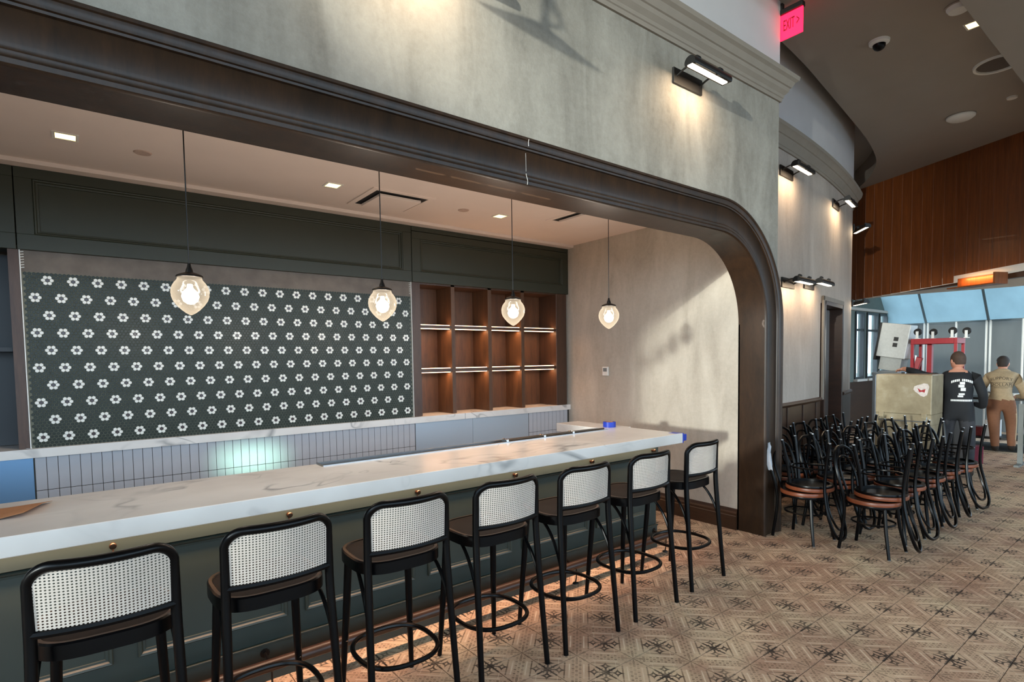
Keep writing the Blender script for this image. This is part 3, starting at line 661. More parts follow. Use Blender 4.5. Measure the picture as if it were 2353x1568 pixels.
# things on the counter
bm = bmesh.new()
N = 10; pts = []
for i in range(N+1):
    t = i/N; x = -3.14+0.46*t
    for y in (0.98, 1.05, 1.15, 1.24):
        lift = 0.018*max(0, t-0.75)/0.25*(1 if y < 1.2 else 0.3); sk = 0.12*(y-1.1)*(1 if t > 0.5 else 0)
        pts.append(bm.verts.new((x+(y-0.98)*0.35*t, y, 1.0715+lift+0.001*i/N)))
for i in range(N):
    for j in range(3): bm.faces.new((pts[i*4+j], pts[i*4+j+1], pts[(i+1)*4+j+1], pts[(i+1)*4+j]))
o = mesh('paper_sheet', bm, 'paper_kraft'); o.modifiers.new('s', 'SOLIDIFY').thickness = 0.0015; tag(o, 'brown kraft paper sheet with curled corner on the marble counter', 'paper')
def taperoll(loc, lab, r=0.062, h=0.05, rot=None):
    e = empty('tape_roll', loc, 0, lab, 'tape'); bm = bmesh.new(); lathe(bm, [(0.038, 0), (r, 0), (r, h), (0.038, h), (0.038, 0)], seg=24); mesh('tape', bm, 'blue_tape', e, True)
    bm = bmesh.new(); lathe(bm, [(0.034, 0), (0.038, 0), (0.038, h), (0.034, h), (0.034, 0)], seg=24); mesh('core', bm, 'paper_kraft', e, True)
    if rot: e.rotation_euler = rot
taperoll((1.60, 1.40, 1.0705), 'roll of blue painter tape lying on the far end of the counter')
bm = bmesh.new(); box(bm, 1.711, 1.716, 0.637, 0.75, 0.985, 1.072); box(bm, 1.64, 1.716, 0.66, 0.74, 1.0702, 1.0715)
v = box(bm, 1.72, 1.77, 0.64, 0.7, 1.0, 1.06, 0.008); tag(mesh('tape_wrap', bm, 'blue_tape'), 'crumpled blue tape stuck around the end corner of the counter', 'tape')

# unseen lamp added behind the bar to make the green patch on the splash tiles
e = empty('added_underbar_lamp', (-1.25, 1.44, 0.93), 0, 'unseen lamp added under the rear counter edge for the green patch on the splash tiles', 'lamp')
boxes('case', [(-0.25, 0.25, -0.05, 0.03, -0.03, 0.03)], 'steel', e, 0.004); boxes('bracket', [(-0.015, 0.015, -0.19, -0.05, -0.01, 0.01)], 'steel', e)
lamp('added_underbar_beam', 'AREA', (0, 0.035, 0), 0.55, (0.55, 1.0, 0.78), target=(0, 1.67, -0.07), parent=e, shape='RECTANGLE', size=0.46, size_y=0.04, spread=math.radians(16))

# ================================================================== STOOLS
def back_outline(n=9):
    # rear legs rise, bend round the top corners and meet in the bowed top rail
    L = [(-0.228, 0.0, 0.0), (-0.218, 0.03, 0.35), (-0.208, 0.06, 0.74), (-0.206, 0.062, 0.9)]
    pts = smoothpath(L, 5); pts = [Vector(p) for p in pts]
    top, rc, hw = 1.085, 0.075, 0.206
    for k in range(1, n+1):
        a = math.pi-math.pi/2*k/n; x = -hw+rc+rc*math.cos(a); z = top-rc+rc*math.sin(a); pts.append(Vector((x, 0.062-0.012*(k/n), z)))
    for k in range(1, 12):
        x = -hw+rc+(2*(hw-rc))*k/12; pts.append(Vector((x, 0, top)))
    m_ = [Vector((-p.x, p.y, p.z)) for p in reversed(pts[:-11])]
    pts += m_
    for p in pts:
        if p.z > 0.8:
            k = min(1, (p.z-0.8)/0.28); p.y = p.y*1.0-0.06*(1-(p.x/0.206)**2)*k
            if abs(p.x) < 0.132: p.y = 0.05-0.06*(1-(p.x/0.206)**2)
    return pts
def superel(cx, cy, a, b, z, n=40, pw=2.6):
    out = []
    for k in range(n):
        t = 2*math.pi*k/n; c_, s_ = math.cos(t), math.sin(t)
        out.append(Vector((cx+a*math.copysign(abs(c_)**(2/pw), c_), cy+b*math.copysign(abs(s_)**(2/pw), s_), z)))
    return out
def make_stool():
    e = empty('bar_stool')
    bm = bmesh.new(); pts = back_outline(); tube(bm, pts, [0.0155+0.003*min(1, p.z/0.6) for p in pts], 10); mesh('back_frame', bm, 'black_gloss', e, True)
    # cane panel, bowed
    bm = bmesh.new(); NX, NZ = 24, 10; uvl = bm.loops.layers.uv.new('UVMap'); grid = {}
    for i in range(NX+1):
        for j in range(NZ+1):
            x = -0.198+0.396*i/NX; z = 0.858+0.222*j/NZ
            cut = max(0, abs(x)-0.135)/0.063; zt = 1.008+0.072*math.sqrt(max(0, 1-cut*cut)) if cut > 0 else 1.08
            z = 0.858+(zt-0.858)*j/NZ
            k = min(1, (z-0.8)/0.28); y = 0.061-0.01*k-0.06*(1-(x/0.206)**2)*(0.55+0.45*k)
            grid[i, j] = (bm.verts.new((x, y, z)), (x/0.0118, z/0.0105))
    for i in range(NX):
        for j in range(NZ):
            ks = [(i, j), (i+1, j), (i+1, j+1), (i, j+1)]; f = bm.faces.new([grid[k][0] for k in ks])
            for l_, k in zip(f.loops, ks): l_[uvl].uv = grid[k][1]
    me = bpy.data.meshes.new('cane_panel'); bm.to_mesh(me); bm.free(); me.polygons.foreach_set('use_smooth', [True]*len(me.polygons)); link('cane_panel', me, 'cane', e)
    # lower back rail
    bm = bmesh.new(); pts = [Vector((-0.207+0.414*k/12, 0.06-0.034*(1-((k-6)/6)**2), 0.853)) for k in range(13)]; tube(bm, pts, 0.0145, 8); mesh('back_rail', bm, 'black_gloss', e, True)
    # seat rim and pad
    rim = superel(0, 0.275, 0.222, 0.212, 0, 44, 3.2)
    bm = bmesh.new(); prof = [(0, 0.738), (0.0, 0.790), (-0.006, 0.797), (-0.02, 0.797), (-0.024, 0.793), (-0.024, 0.738)]; c = Vector((0, 0.275, 0)); rings = []
    for p in rim:
        d = (p-c); ln = d.length; d.normalize(); rings.append([bm.verts.new(c+d*(ln+a)+Vector((0, 0, z))) for a, z in prof])
    for k in range(len(rings)):
        A, B = rings[k], rings[(k+1) % len(rings)]
        for q in range(len(prof)): bm.faces.new((A[q], A[(q+1) % len(prof)], B[(q+1) % len(prof)], B[q]))
    mesh('seat_frame', bm, 'black_gloss', e, True)
    bm = bmesh.new(); rr = []
    for sc_, z in ((0.9, 0.755), (0.9, 0.793), (0.7, 0.796), (0.4, 0.793), (0.15, 0.792)): rr.append([bm.verts.new(c+(p-c)*sc_+Vector((0, 0, z))) for p in rim])
    for A, B in zip(rr, rr[1:]):
        for k in range(44): bm.faces.new((A[k], A[(k+1) % 44], B[(k+1) % 44], B[k]))
    bm.faces.new(rr[-1]); bm.faces.new(rr[0]); mesh('seat', bm, 'seat_brown', e, True)
    for s in (-1, 1):
        bm = bmesh.new(); tube(bm, [(s*0.165, 0.42, 0.765), (s*0.18, 0.445, 0.4), (s*0.2, 0.475, 0.0)], [0.0205, 0.0185, 0.0135], 10); mesh('leg', bm, 'black_gloss', e, True)
        bm = bmesh.new(); tube(bm, bez((s*0.195, 0.235, 0.742), (s*0.205, 0.16, 0.715), (s*0.212, 0.085, 0.62), (s*0.214, 0.052, 0.5), 12), 0.0095, 8); mesh('brace', bm, 'black_gloss', e, True)
    bm = bmesh.new(); tube(bm, superel(0, 0.245, 0.2, 0.212, 0.285, 44, 2.5), 0.0125, 8, closed=True); mesh('foot_ring', bm, 'black_gloss', e, True)
    for p in ((-0.186, 0.428, 0.292), (0.186, 0.428, 0.292)):
        bm = bmesh.new(); lathe(bm, [(0, -0.002), (0.005, 0), (0, 0.004)], p, 8); mesh('screw', bm, 'chrome', e, True)
    return e
stool = make_stool()
SL = ['nearest cane-back bar stool at the left edge of the picture', 'second cane-back bar stool from the left', 'third cane-back bar stool from the left', 'middle, fourth of the seven cane-back bar stools',
      'fifth cane-back bar stool from the left', 'sixth cane-back bar stool, next to the last one', 'last cane-back bar stool, past the counter end by the arch jamb']
for k, (x, y, a) in enumerate([(-2.42, 0.03, -2), (-1.835, 0.035, 1.5), (-1.245, 0.04, -1), (-0.645, 0.045, 0.5), (-0.045, 0.045, 0), (0.595, 0.06, 1), (1.285, 0.11, 2.5)]):
    o = stool if k == 0 else copy_tree(stool); o.location = (x, y, 0); o.rotation_euler = (0, 0, math.radians(a)); tag(o, SL[k], 'bar stool', 'cane-back bar stools along the counter')

# ================================================================== PENDANTS
def make_pendant():
    e = empty('pendant_lamp')
    bm = bmesh.new(); tube(bm, [(0, 0, 0.145), (0, 0, 1.10)], 0.0032, 6); mesh('cord', bm, 'black_matte', e, True)
    bm = bmesh.new(); lathe(bm, [(0, 1.11), (0.06, 1.11), (0.06, 1.095), (0.02, 1.085), (0, 1.085)], seg=18); mesh('canopy', bm, 'dark_bronze', e, True)
    bm = bmesh.new(); lathe(bm, [(0, 0.16), (0.007, 0.158), (0.01, 0.14), (0.016, 0.125), (0.018, 0.112), (0.045, 0.103), (0.062, 0.094), (0.064, 0.086), (0.058, 0.084), (0, 0.09)], seg=20); mesh('cap', bm, 'dark_bronze', e, True)
    bm = bmesh.new(); lathe(bm, [(0.056, 0.086), (0.06, 0.072), (0.073, 0.056), (0.083, 0.038), (0.0885, 0.018), (0.0895, 0.004), (0.0875, -0.004), (0.088, -0.012), (0.08, -0.036), (0.064, -0.06), (0.042, -0.084), (0.022, -0.1), (0.008, -0.108), (0, -0.111)], seg=28)
    mesh('glass_shade', bm, 'lamp_glass', e, True)
    bm = bmesh.new(); lathe(bm, [(0, 0.05), (0.012, 0.05), (0.015, 0.03), (0.036, 0.008), (0.042, -0.014), (0.034, -0.038), (0.016, -0.052), (0, -0.055)], seg=16); mesh('bulb', bm, 'bulb_glow', e, True)
    return e
pend = make_pendant()
PLb = ['pendant globe lamp in front of the mosaic, leftmost of four', 'second pendant globe lamp, at the right side of the mosaic', 'third pendant globe lamp, hanging before the lit shelves', 'last pendant globe lamp, hanging before the plaster end wall']
for k, x in enumerate((-1.982, -0.905, 0.156, 1.216)):
    o = pend if k == 0 else copy_tree(pend); o.location = (x, 1.05, 2.105); tag(o, PLb[k], 'pendant lamp', 'glass pendant lamps over the counter')
    lamp('pendant_light', 'POINT', (0, 0, -0.02), 15, (1.0, 0.84, 0.7), parent=o, shadow_soft_size=0.06)

# ================================================================== PICTURE LIGHTS
def piclight(loc, rz, label, power, glow='pic_glow', group='black picture lights on the rear wall', arm=0.2):
    # plate on the wall (local y=0, facing -y), two arms and a long lamp tube
    e = empty('picture_light', loc, rz, label, 'wall light', group)
    boxes('wall_plate', [(-0.19, 0.19, -0.018, 0, -0.06, 0.06)], 'black_matte', e, 0.004)
    for s in (-1, 1):
        bm = bmesh.new(); tube(bm, smoothpath([(s*0.15, -0.015, 0.0), (s*0.15, -arm*0.5, 0.03), (s*0.15, -arm, 0.03)], 4), 0.008, 8); lathe(bm, [(0, -0.018), (0.02, -0.018), (0.02, 0.018), (0, 0.018)], seg=10, M=Matrix.Translation((s*0.15, -arm, 0.055)) @ Matrix.Rotation(math.pi/2, 4, 'Y')); mesh('arm', bm, 'black_matte', e, True)
    bm = bmesh.new(); n = 12; prof = [(-arm+0.046*math.cos(a), 0.0+0.046*math.sin(a)) for a in [math.radians(-25+230*k/n) for k in range(n+1)]]
    rings = [[bm.verts.new((x, y, z)) for y, z in prof] for x in (-0.25, 0.25)]
    for k in range(n): bm.faces.new((rings[0][k], rings[0][k+1], rings[1][k+1], rings[1][k]))
    bm.faces.new(rings[0]); bm.faces.new(rings[1]); o = mesh('lamp_tube', bm, 'black_matte', e); boxes('diffuser', [(-0.235, 0.235, -arm-0.012, -arm+0.03, -0.02, -0.01)], glow, e)
    l = lamp('picture_light_beam', 'AREA', (0, -arm, -0.026), power, (1.0, 0.72, 0.45), target=(0, -arm+0.25, -0.6), parent=e, shape='RECTANGLE', size=0.44, size_y=0.04)
    return e
piclight((1.47, 0.44, 3.93), 0, 'black picture light with long tube under the crown of the front wall', 4, group='black picture lights on the front wall')
piclight((-1.0, 0.44, 3.93), 0, 'black picture light of the front wall, above the top edge of the picture', 4, group='black picture lights on the front wall')
for (x, z, lb) in ((4.32, 3.92, 'upper picture light on the curved wall nearest the arch corner'), (6.35, 3.92, 'second upper picture light on the curved wall, under the crown bend'),
                   (4.4, 2.62, 'lower picture light seen edge-on beside the arch casing'), (5.12, 2.66, 'lower picture light above the doorway frame')):
    piclight((x, wy(x), z), math.atan(0.049*(x-2.6)), lb, 4.5 if z > 3 else 4)
i = len(cp)-14; p_ = cp[i+3]; n_ = cn(i+3); rz = math.atan2(n_.y, n_.x)+math.pi/2
piclight((p_[0], p_[1], 3.88), rz, 'upper picture light at the rounded wall end against the wooden fascia', 6); piclight((p_[0], p_[1], 2.62), rz, 'lower picture light at the rounded wall end near the far window', 5)

# ================================================================== EXIT SIGN AND CEILING DEVICES
e = empty('exit_sign', (2.975, 0.34, 4.8), 0, 'red edge-lit exit sign projecting from the wall corner', 'exit sign')
boxes('housing', [(-0.03, 0.03, -0.11, 0.11, 0.17, 0.215)], 'black_matte', e, 0.004); boxes('bracket', [(-0.02, 0.02, 0.08, 0.1, 0.2, 0.28)], 'black_matte', e)
pnl = boxes('panel', [(-0.006, 0.006, -0.105, 0.105, -0.06, 0.17)], 'exit_red', e)
me = text_mesh('EXIT >', 0.105, 0.0015); tx = link('lettering', me, 'exit_letter', e); tx.matrix_local = Matrix(((0, 0, -1, -0.0085), (-1, 0, 0, 0.0), (0, 1, 0, 0.06), (0, 0, 0, 1))); tx.scale = (0.5, 1.35, 1)
bm = bmesh.new(); o = empty('dome_camera', (4.48, 0.13, ZC), 0, 'small white and black dome security camera on the ceiling', 'security camera')
lathe(bm, [(0.0, 0), (0.1, 0), (0.095, -0.025), (0.06, -0.04), (0, -0.04)], seg=22); mesh('base', bm, 'plastic_white', o, True); bm = bmesh.new(); lathe(bm, [(0.062, -0.035), (0.06, -0.06), (0.045, -0.085), (0.02, -0.1), (0, -0.103)], seg=18); mesh('dome', bm, 'black_gloss', o, True)
o = empty('smoke_detector', (7.56, 0.16, ZC), 0, 'flat white round detector on the ceiling above the wooden fascia', 'smoke detector')
bm = bmesh.new(); lathe(bm, [(0, 0), (0.17, 0), (0.165, -0.03), (0.13, -0.055), (0, -0.06)], seg=24); mesh('housing', bm, 'plastic_white', o, True); bm = bmesh.new(); lathe(bm, [(0.15, -0.02), (0.175, -0.012), (0.175, 0.0), (0.15, 0.0)], seg=24); mesh('base_ring', bm, 'ceiling_paint', o, True)
o = empty('smoke_detector', (4.42, -0.57, ZC), 0, 'white round detector at the top edge beside the lower soffit', 'smoke detector')
bm = bmesh.new(); lathe(bm, [(0, 0), (0.1, 0), (0.1, -0.02), (0.08, -0.05), (0, -0.055)], seg=22); mesh('housing', bm, 'plastic_white', o, True); bm = bmesh.new(); lathe(bm, [(0.11, 0), (0.115, -0.01), (0.1, -0.014), (0.1, 0)], seg=22); mesh('base_ring', bm, 'ceiling_paint', o, True)
downlight(4.93, -0.58, ZC, 'glowing square downlight at the edge of the lower hall soffit', 'square hall downlights', 25, 0.065)
o = empty('ceiling_speaker', (6.13, -0.53, ZC), 0, 'round ceiling speaker ring half hidden by the lower soffit', 'speaker')
bm = bmesh.new(); lathe(bm, [(0.2, 0), (0.205, -0.02), (0.23, -0.024), (0.235, 0.0)], seg=28); mesh('ring', bm, 'plastic_white', o, True); bm = bmesh.new(); lathe(bm, [(0, -0.004), (0.2, -0.004), (0.2, 0), (0, 0)], seg=24); mesh('grille', bm, plain('grille_brown', (96, 86, 78), 0.9), o)
bm = bmesh.new(); lathe(bm, [(0, 0), (0.06, 0), (0.055, -0.02), (0, -0.022)], seg=16); o = tag(mesh('ceiling_cover', bm, 'plastic_white'), 'tiny white ceiling cap at the right edge below the speaker', 'ceiling cover'); o.location = (7.4, -0.42, ZC)
# hanging lamp out of view; spotlight added to throw its shadow on the front wall
e = empty('hanging_lamp', (-1.86, -0.38, 3.97), 0, 'flat dish lamp hanging in the hall above the picture frame', 'pendant lamp')
bm = bmesh.new(); lathe(bm, [(0.0, 0.05), (0.02, 0.045), (0.09, 0.012), (0.155, -0.012), (0.15, -0.016), (0, 0.03)], seg=24); mesh('shade', bm, 'black_matte', e, True)
bm = bmesh.new(); tube(bm, [(0.02, 0.0, 0.03), (-0.6, -0.29, 0.2), (-1.3, -0.6, 0.36), (-1.75, -0.37, 1.1)], 0.012, 6); tube(bm, [(-0.02, 0.0, 0.03), (-0.5, -0.28, 0.13), (-0.9, -0.43, 0.26)], 0.007, 6); mesh('stem', bm, 'black_matte', e, True)  # stems slanted along the beam to shape the lamp's wall shadow
e = empty('added_spotlight', (-6.5, -2.5, 4.45), 0, 'unseen spotlight added under the hall soffit to throw the hanging lamp shadow', 'spotlight')
bm = bmesh.new(); tube(bm, [(0, 0, 0.35), (0, 0, 0.03)], 0.012, 8); v = lathe(bm, [(0.0, -0.1), (0.05, -0.1), (0.055, 0.08), (0.045, 0.08), (0.04, -0.06), (0, -0.06)], seg=16); xform(bm, v, Vector((6.7, 2.94, -0.7)).to_track_quat('Z', 'Y').to_matrix().to_4x4()); mesh('housing', bm, 'black_matte', e, True)
lamp('added_spot_beam', 'SPOT', (0.1, 0.045, -0.012), 2000, (0.98, 1.0, 0.9), target=(6.9, 2.94, -0.25), parent=e, spot_size=math.radians(25), spot_blend=0.55, shadow_soft_size=0.03)

# ================================================================== STACKED CHAIRS
def make_chair():
    e = empty('bistro_chair')
    # local: seat centre over origin, back towards +y
    rim = [Vector((0.2*math.cos(2*math.pi*k/28), 0.2*math.sin(2*math.pi*k/28), 0)) for k in range(28)]
    bm = bmesh.new(); lathe(bm, [(0.17, 0.41), (0.2, 0.412), (0.203, 0.425), (0.2, 0.438), (0.17, 0.438), (0.17, 0.41)], seg=28); mesh('seat_ring', bm, 'black_gloss', e, True)
    bm = bmesh.new(); lathe(bm, [(0, 0.43), (0.19, 0.43), (0.2, 0.44), (0.202, 0.455), (0.196, 0.468), (0.15, 0.472), (0, 0.468)], seg=28); mesh('seat', bm, 'black_gloss', e, True)
    bm = bmesh.new(); lathe(bm, [(0.198, 0.431), (0.206, 0.438), (0.2085, 0.452), (0.205, 0.466), (0.197, 0.4705), (0.197, 0.432)], seg=28); mesh('seat_edge', bm, 'seat_rim_brown', e, True)
    for s in (-1, 1):
        bm = bmesh.new(); tube(bm, [(s*0.125, -0.135, 0.42), (s*0.14, -0.155, 0.22), (s*0.175, -0.195, 0.0)], [0.016, 0.0155, 0.013], 8); mesh('leg', bm, 'black_gloss', e, True)
    # rear legs and outer hoop in one bent piece
    h = [(-0.17, 0.21, 0.0), (-0.155, 0.18, 0.25), (-0.165, 0.175, 0.45), (-0.195, 0.215, 0.66), (-0.165, 0.262, 0.82), (-0.08, 0.285, 0.885)]
    hp = smoothpath(h+[(0, 0.29, 0.895)]+[(-x, y, z) for x, y, z in reversed(h)], 4); bm = bmesh.new(); tube(bm, hp, 0.0145, 8); mesh('back_hoop', bm, 'black_gloss', e, True)
    h = [(-0.09, 0.165, 0.45), (-0.12, 0.19, 0.58), (-0.12, 0.23, 0.7), (-0.07, 0.262, 0.79)]
    hp = smoothpath(h+[(0, 0.27, 0.81)]+[(-x, y, z) for x, y, z in reversed(h)], 4); bm = bmesh.new(); tube(bm, hp, 0.0105, 6); mesh('inner_hoop', bm, 'black_gloss', e, True)
    hp = superel(0, 0.0, 0.148, 0.165, 0.26, 24, 2.2); bm = bmesh.new(); tube(bm, hp, 0.0085, 6, closed=True); mesh('leg_ring', bm, 'black_gloss', e, True)
    for (x, y) in ((-0.175, -0.195), (0.175, -0.195), (-0.17, 0.21), (0.17, 0.21)):
        bm = bmesh.new(); lathe(bm, [(0, -0.002), (0.0142, -0.002), (0.0142, 0.006), (0, 0.008)], (x, y, 0), 8); mesh('foot_cap', bm, 'steel', e)
    return e
chair = make_chair()
rows = [('middle row', [(2.93+0.55*k, 0.13+random.uniform(-0.02, 0.02)) for k in range(6)]), ('row beside the open floor', [(3.04+0.55*k, -0.39+random.uniform(-0.02, 0.02)) for k in range(5)]),
        ('row along the curved wall', [(3.5+0.52*k, 0.6+0.045*k) for k in range(5)])]
ORD = ['first', 'second', 'third', 'fourth', 'fifth', 'sixth']; first = True
for rn, ps in rows:
    for k, (x, y) in enumerate(ps):
        a = math.radians(random.uniform(-8, 8)-6)
        c = chair if first else copy_tree(chair); first = False
        c.location = (x, y, 0); c.rotation_euler = (0, 0, a); tag(c, f'upright black bentwood chair under the {ORD[k]} stacked pair of the {rn}', 'chair', 'upright chairs of the stacked pairs')
        d = copy_tree(chair); d.location = (x+0.06+random.uniform(-0.02, 0.02), y-0.03, 0.946); b = a+math.radians(random.uniform(4, 26))
        d.rotation_euler = (math.pi, 0, b); tag(d, f'upturned black bentwood chair on the {ORD[k]} stacked pair of the {rn}', 'chair', 'upturned chairs of the stacked pairs')
# white cloth wrapped on the first chair back
bm = bmesh.new(); a = math.radians(0)
c0 = rows[0][1][0]
prof = [(-0.17, 0.275, 0.9), (-0.1, 0.30, 0.91), (-0.05, 0.305, 0.88), (-0.1, 0.295, 0.8), (-0.15, 0.255, 0.7), (-0.18, 0.235, 0.64), (-0.205, 0.245, 0.72), (-0.2, 0.26, 0.82)]
fr = [bm.verts.new((c0[0]+x, c0[1]+y-0.02, z)) for x, y, z in prof]; bk = [bm.verts.new((c0[0]+x-0.004, c0[1]+y+0.02, z)) for x, y, z in prof]; bm.faces.new(fr); bm.faces.new(bk)
for k in range(8): bm.faces.new((fr[k], fr[(k+1) % 8], bk[(k+1) % 8], bk[k]))
tag(mesh('wrap_cloth', bm, plain('cloth_white', (214, 216, 220), 0.7), None, False), 'white plastic wrap hanging on the back of the front stacked chair', 'plastic wrap')
# ================================================================== FAR END: TENT VESTIBULE
XT = 13.5
def fabric_panel(y0, y1): 
    bm = bmesh.new(); n = 10; V = {}
    for i in range(n+1):
        for j in range(7):
            y = y0+(y1-y0)*i/n; z = 2.44*j/6; V[i, j] = bm.verts.new((XT+0.03*math.sin(9*y+z)*math.sin(math.pi*i/n), y, z))
    for i in range(n):
        for j in range(6): bm.faces.new((V[i, j], V[i+1, j], V[i+1, j+1], V[i, j+1]))
    return bm
tw = empty('wall_tent', (0, 0, 0)); tw['kind'] = 'structure'; tw['label'] = 'pale fabric wall of the entrance tent on white poles'
ys = [2.9, 2.16, 1.58, 1.01, 0.43, -0.3, -1.2]
for a, b in zip(ys, ys[1:]): mesh('fabric_panel', fabric_panel(b, a), 'tent_fabric', tw, True)
for y in (2.7, 2.19, 2.12, 1.58, 1.04, 0.97, 0.43, -0.3):
    bm = bmesh.new(); tube(bm, [(XT-0.06, y, 0), (XT-0.06, y, 2.46)], 0.022, 8); mesh('pole', bm, 'plastic_white', tw, True)
boxes('eave_rail', [(XT-0.07, XT-0.02, -1.2, 2.95, 2.43, 2.47)], plain('rail_grey', (92, 104, 108), 0.5), tw)
rf = empty('roof_tent', (0, 0, 0)); rf['kind'] = 'structure'; rf['label'] = 'blue translucent sloping tent roof panels'
ry = [2.95, 2.16, 1.01, -0.15, -1.3]
for a, b in zip(ry, ry[1:]):
    bm = bmesh.new(); vv = [bm.verts.new(p) for p in ((XT, b, 2.46), (XT, a, 2.46), (12.7, a, 3.4), (12.7, b, 3.4))]; bm.faces.new(vv); bmesh.ops.subdivide_edges(bm, edges=bm.edges[:], cuts=3, use_grid_fill=True); mesh('roof_panel', bm, 'tent_blue', rf)
bm = bmesh.new(); box(bm, 10.6, 12.7, -1.3, 3.0, 3.4, 3.42); mesh('flat_panel', bm, 'tent_fabric', rf)
for y in ry[1:-1]: bm = bmesh.new(); tube(bm, [(XT-0.03, y, 2.43), (12.67, y, 3.38)], 0.025, 6); mesh('rafter', bm, 'rail_grey' if 'rail_grey' in MATS else 'steel', rf, True)
# side wall with windows
yw2 = 2.95
bm = bmesh.new()
wins = [(11.45, 11.95), (12.1, 12.75), (12.85, 13.35)]
box(bm, 10.2, 13.5, yw2, yw2+0.12, 0, 1.18); box(bm, 10.2, 13.5, yw2, yw2+0.12, 2.72, 3.15); px = 10.2
for a, b in wins+[(13.5, 13.5)]: box(bm, px, a, yw2, yw2+0.12, 1.18, 2.72); px = b
struct('wall_side', bm, plain('sage_paint', (108, 118, 112), 0.7))
boxes('trim_7', [(10.2, 13.48, yw2-0.03, yw2, 0, 1.12)], 'base_wood')['kind'] = 'structure'; boxes('trim_8', [(10.4, 13.48, yw2-0.06, yw2, 2.74, 2.8)], 'white_paint')['kind'] = 'structure'
for k, (a, b) in enumerate(wins):
    e = empty(f'window_{k+1}', ((a+b)/2, yw2, 1.18)); e['kind'] = 'structure'; hw = (b-a)/2
    boxes('frame', [(-hw, -hw+0.05, -0.03, 0.06, 0, 1.54), (hw-0.05, hw, -0.03, 0.06, 0, 1.54), (-hw+0.05, hw-0.05, -0.03, 0.06, 0, 0.05), (-hw+0.05, hw-0.05, -0.03, 0.06, 1.49, 1.54), (-hw+0.05, hw-0.05, -0.02, 0.05, 1.1, 1.15)], plain('frame_dark', (62, 64, 64), 0.5), e)
    boxes('pane', [(-hw+0.05, hw-0.05, 0.01, 0.02, 0.05, 1.1)], 'window_glass', e); boxes('pane', [(-hw+0.05, hw-0.05, 0.01, 0.02, 1.15, 1.49)], 'window_glass', e)
    boxes('sill', [(-hw-0.03, hw+0.03, -0.09, 0, -0.05, 0.0)], 'white_paint', e)
# outdoor ground past the tent
boxes('ground', [(16, 60, -30, 30, -0.3, -0.13), (-60, -9.2, -30, 30, -0.3, -0.13), (-9.2, 16, -40, -8.1, -0.3, -0.13)], plain('asphalt', (120, 118, 114), 0.9))['kind'] = 'structure'
# ================================================================== WORK GEAR
e = empty('job_chest', (6.66, 0.44, 0), 0, 'tall scuffed tan steel job site chest behind the stacked chairs', 'tool chest')
t = NT('tan_steel'); p = t.pos(); n1 = t.noise(3.2, 5, p, 0.65); t.base(t.ramp(n1, [(0.3, lin(140, 126, 100)), (0.55, lin(166, 152, 124)), (0.75, lin(190, 180, 158))])); t.rough(0.42); t.metal(0.25); MATS['tan_steel'] = t.m
boxes('lower_body', [(-0.24, 0.24, -0.33, 0.33, 0.1, 0.78)], 'tan_steel', e, 0.008); boxes('upper_body', [(-0.24, 0.24, -0.33, 0.33, 0.92, 1.46)], 'tan_steel', e, 0.012)
boxes('waist', [(-0.225, 0.24, -0.325, 0.325, 0.78, 0.92)], 'tan_steel', e); boxes('skid', [(-0.22, 0.22, -0.3, -0.24, 0, 0.1), (-0.22, 0.22, 0.24, 0.3, 0, 0.1)], 'black_matte', e)
bm = bmesh.new(); tube(bm, [(-0.24, 0.28, 0.89), (-0.27, 0.28, 0.83), (-0.27, -0.28, 0.83), (-0.24, -0.28, 0.89)], 0.009, 6); mesh('handle', bm, 'steel', e, True)
for s in (-1, 1): boxes('latch', [(-0.26, -0.2, s*0.25-0.03, s*0.25+0.03, 0.87, 0.94)], 'tan_steel', e, 0.004)
bm = bmesh.new(); ps = []
for k in range(14):
    a = 2*math.pi*k/14; r = 0.085*(1+0.18*math.sin(3*a+1)); ps.append(bm.verts.new((-0.2425, -0.22+r*math.cos(a), 1.26+r*math.sin(a))))
bm.faces.new(ps); mesh('worn_patch', bm, plain('patch_white', (226, 214, 206), 0.6, var=0.15, scale=30), e)
bm = bmesh.new(); bm.faces.new([bm.verts.new((-0.2435, y, z)) for y, z in ((-0.26, 1.27), (-0.21, 1.25), (-0.17, 1.28), (-0.19, 1.225), (-0.22, 1.23), (-0.25, 1.22))]); mesh('red_sticker', bm, plain('sticker_red', (176, 46, 52), 0.6), e)
# tilted grey appliance on the chest
e = empty('appliance_panel', (7.55, 0.95, 1.46), 0, 'tilted pale appliance panel with dark switches above the left of the chest', 'appliance'); T = Matrix.Rotation(math.radians(9), 4, 'X')
def TB(name, b, mt, bev=0.0):
    bm = bmesh.new(); v = box(bm, *b, bev); xform(bm, v, Matrix.Translation((0, 0, 0.03)) @ T); mesh(name, bm, mt, e)
boxes('foot', [(-0.16, 0.16, -0.14, 0.13, 0, 0.028)], 'steel', e, 0.004); TB('lower_case', (-0.13, 0.16, -0.15, 0.14, 0.0, 0.2), plain('appliance_grey', (150, 150, 146), 0.5), 0.005)
TB('front_panel', (-0.18, 0.12, -0.2, 0.19, 0.2, 0.72), plain('panel_pale', (206, 206, 202), 0.25, 0.3), 0.012); TB('back_shell', (0.12, 0.17, -0.2, 0.19, 0.2, 0.72), 'black_matte'); TB('side_shell', (-0.17, 0.16, 0.19, 0.22, 0.14, 0.72), 'black_matte')
TB('switch', (-0.186, -0.178, -0.07, -0.01, 0.46, 0.52), 'black_matte'); TB('switch', (-0.186, -0.178, -0.07, -0.01, 0.37, 0.43), 'black_matte')
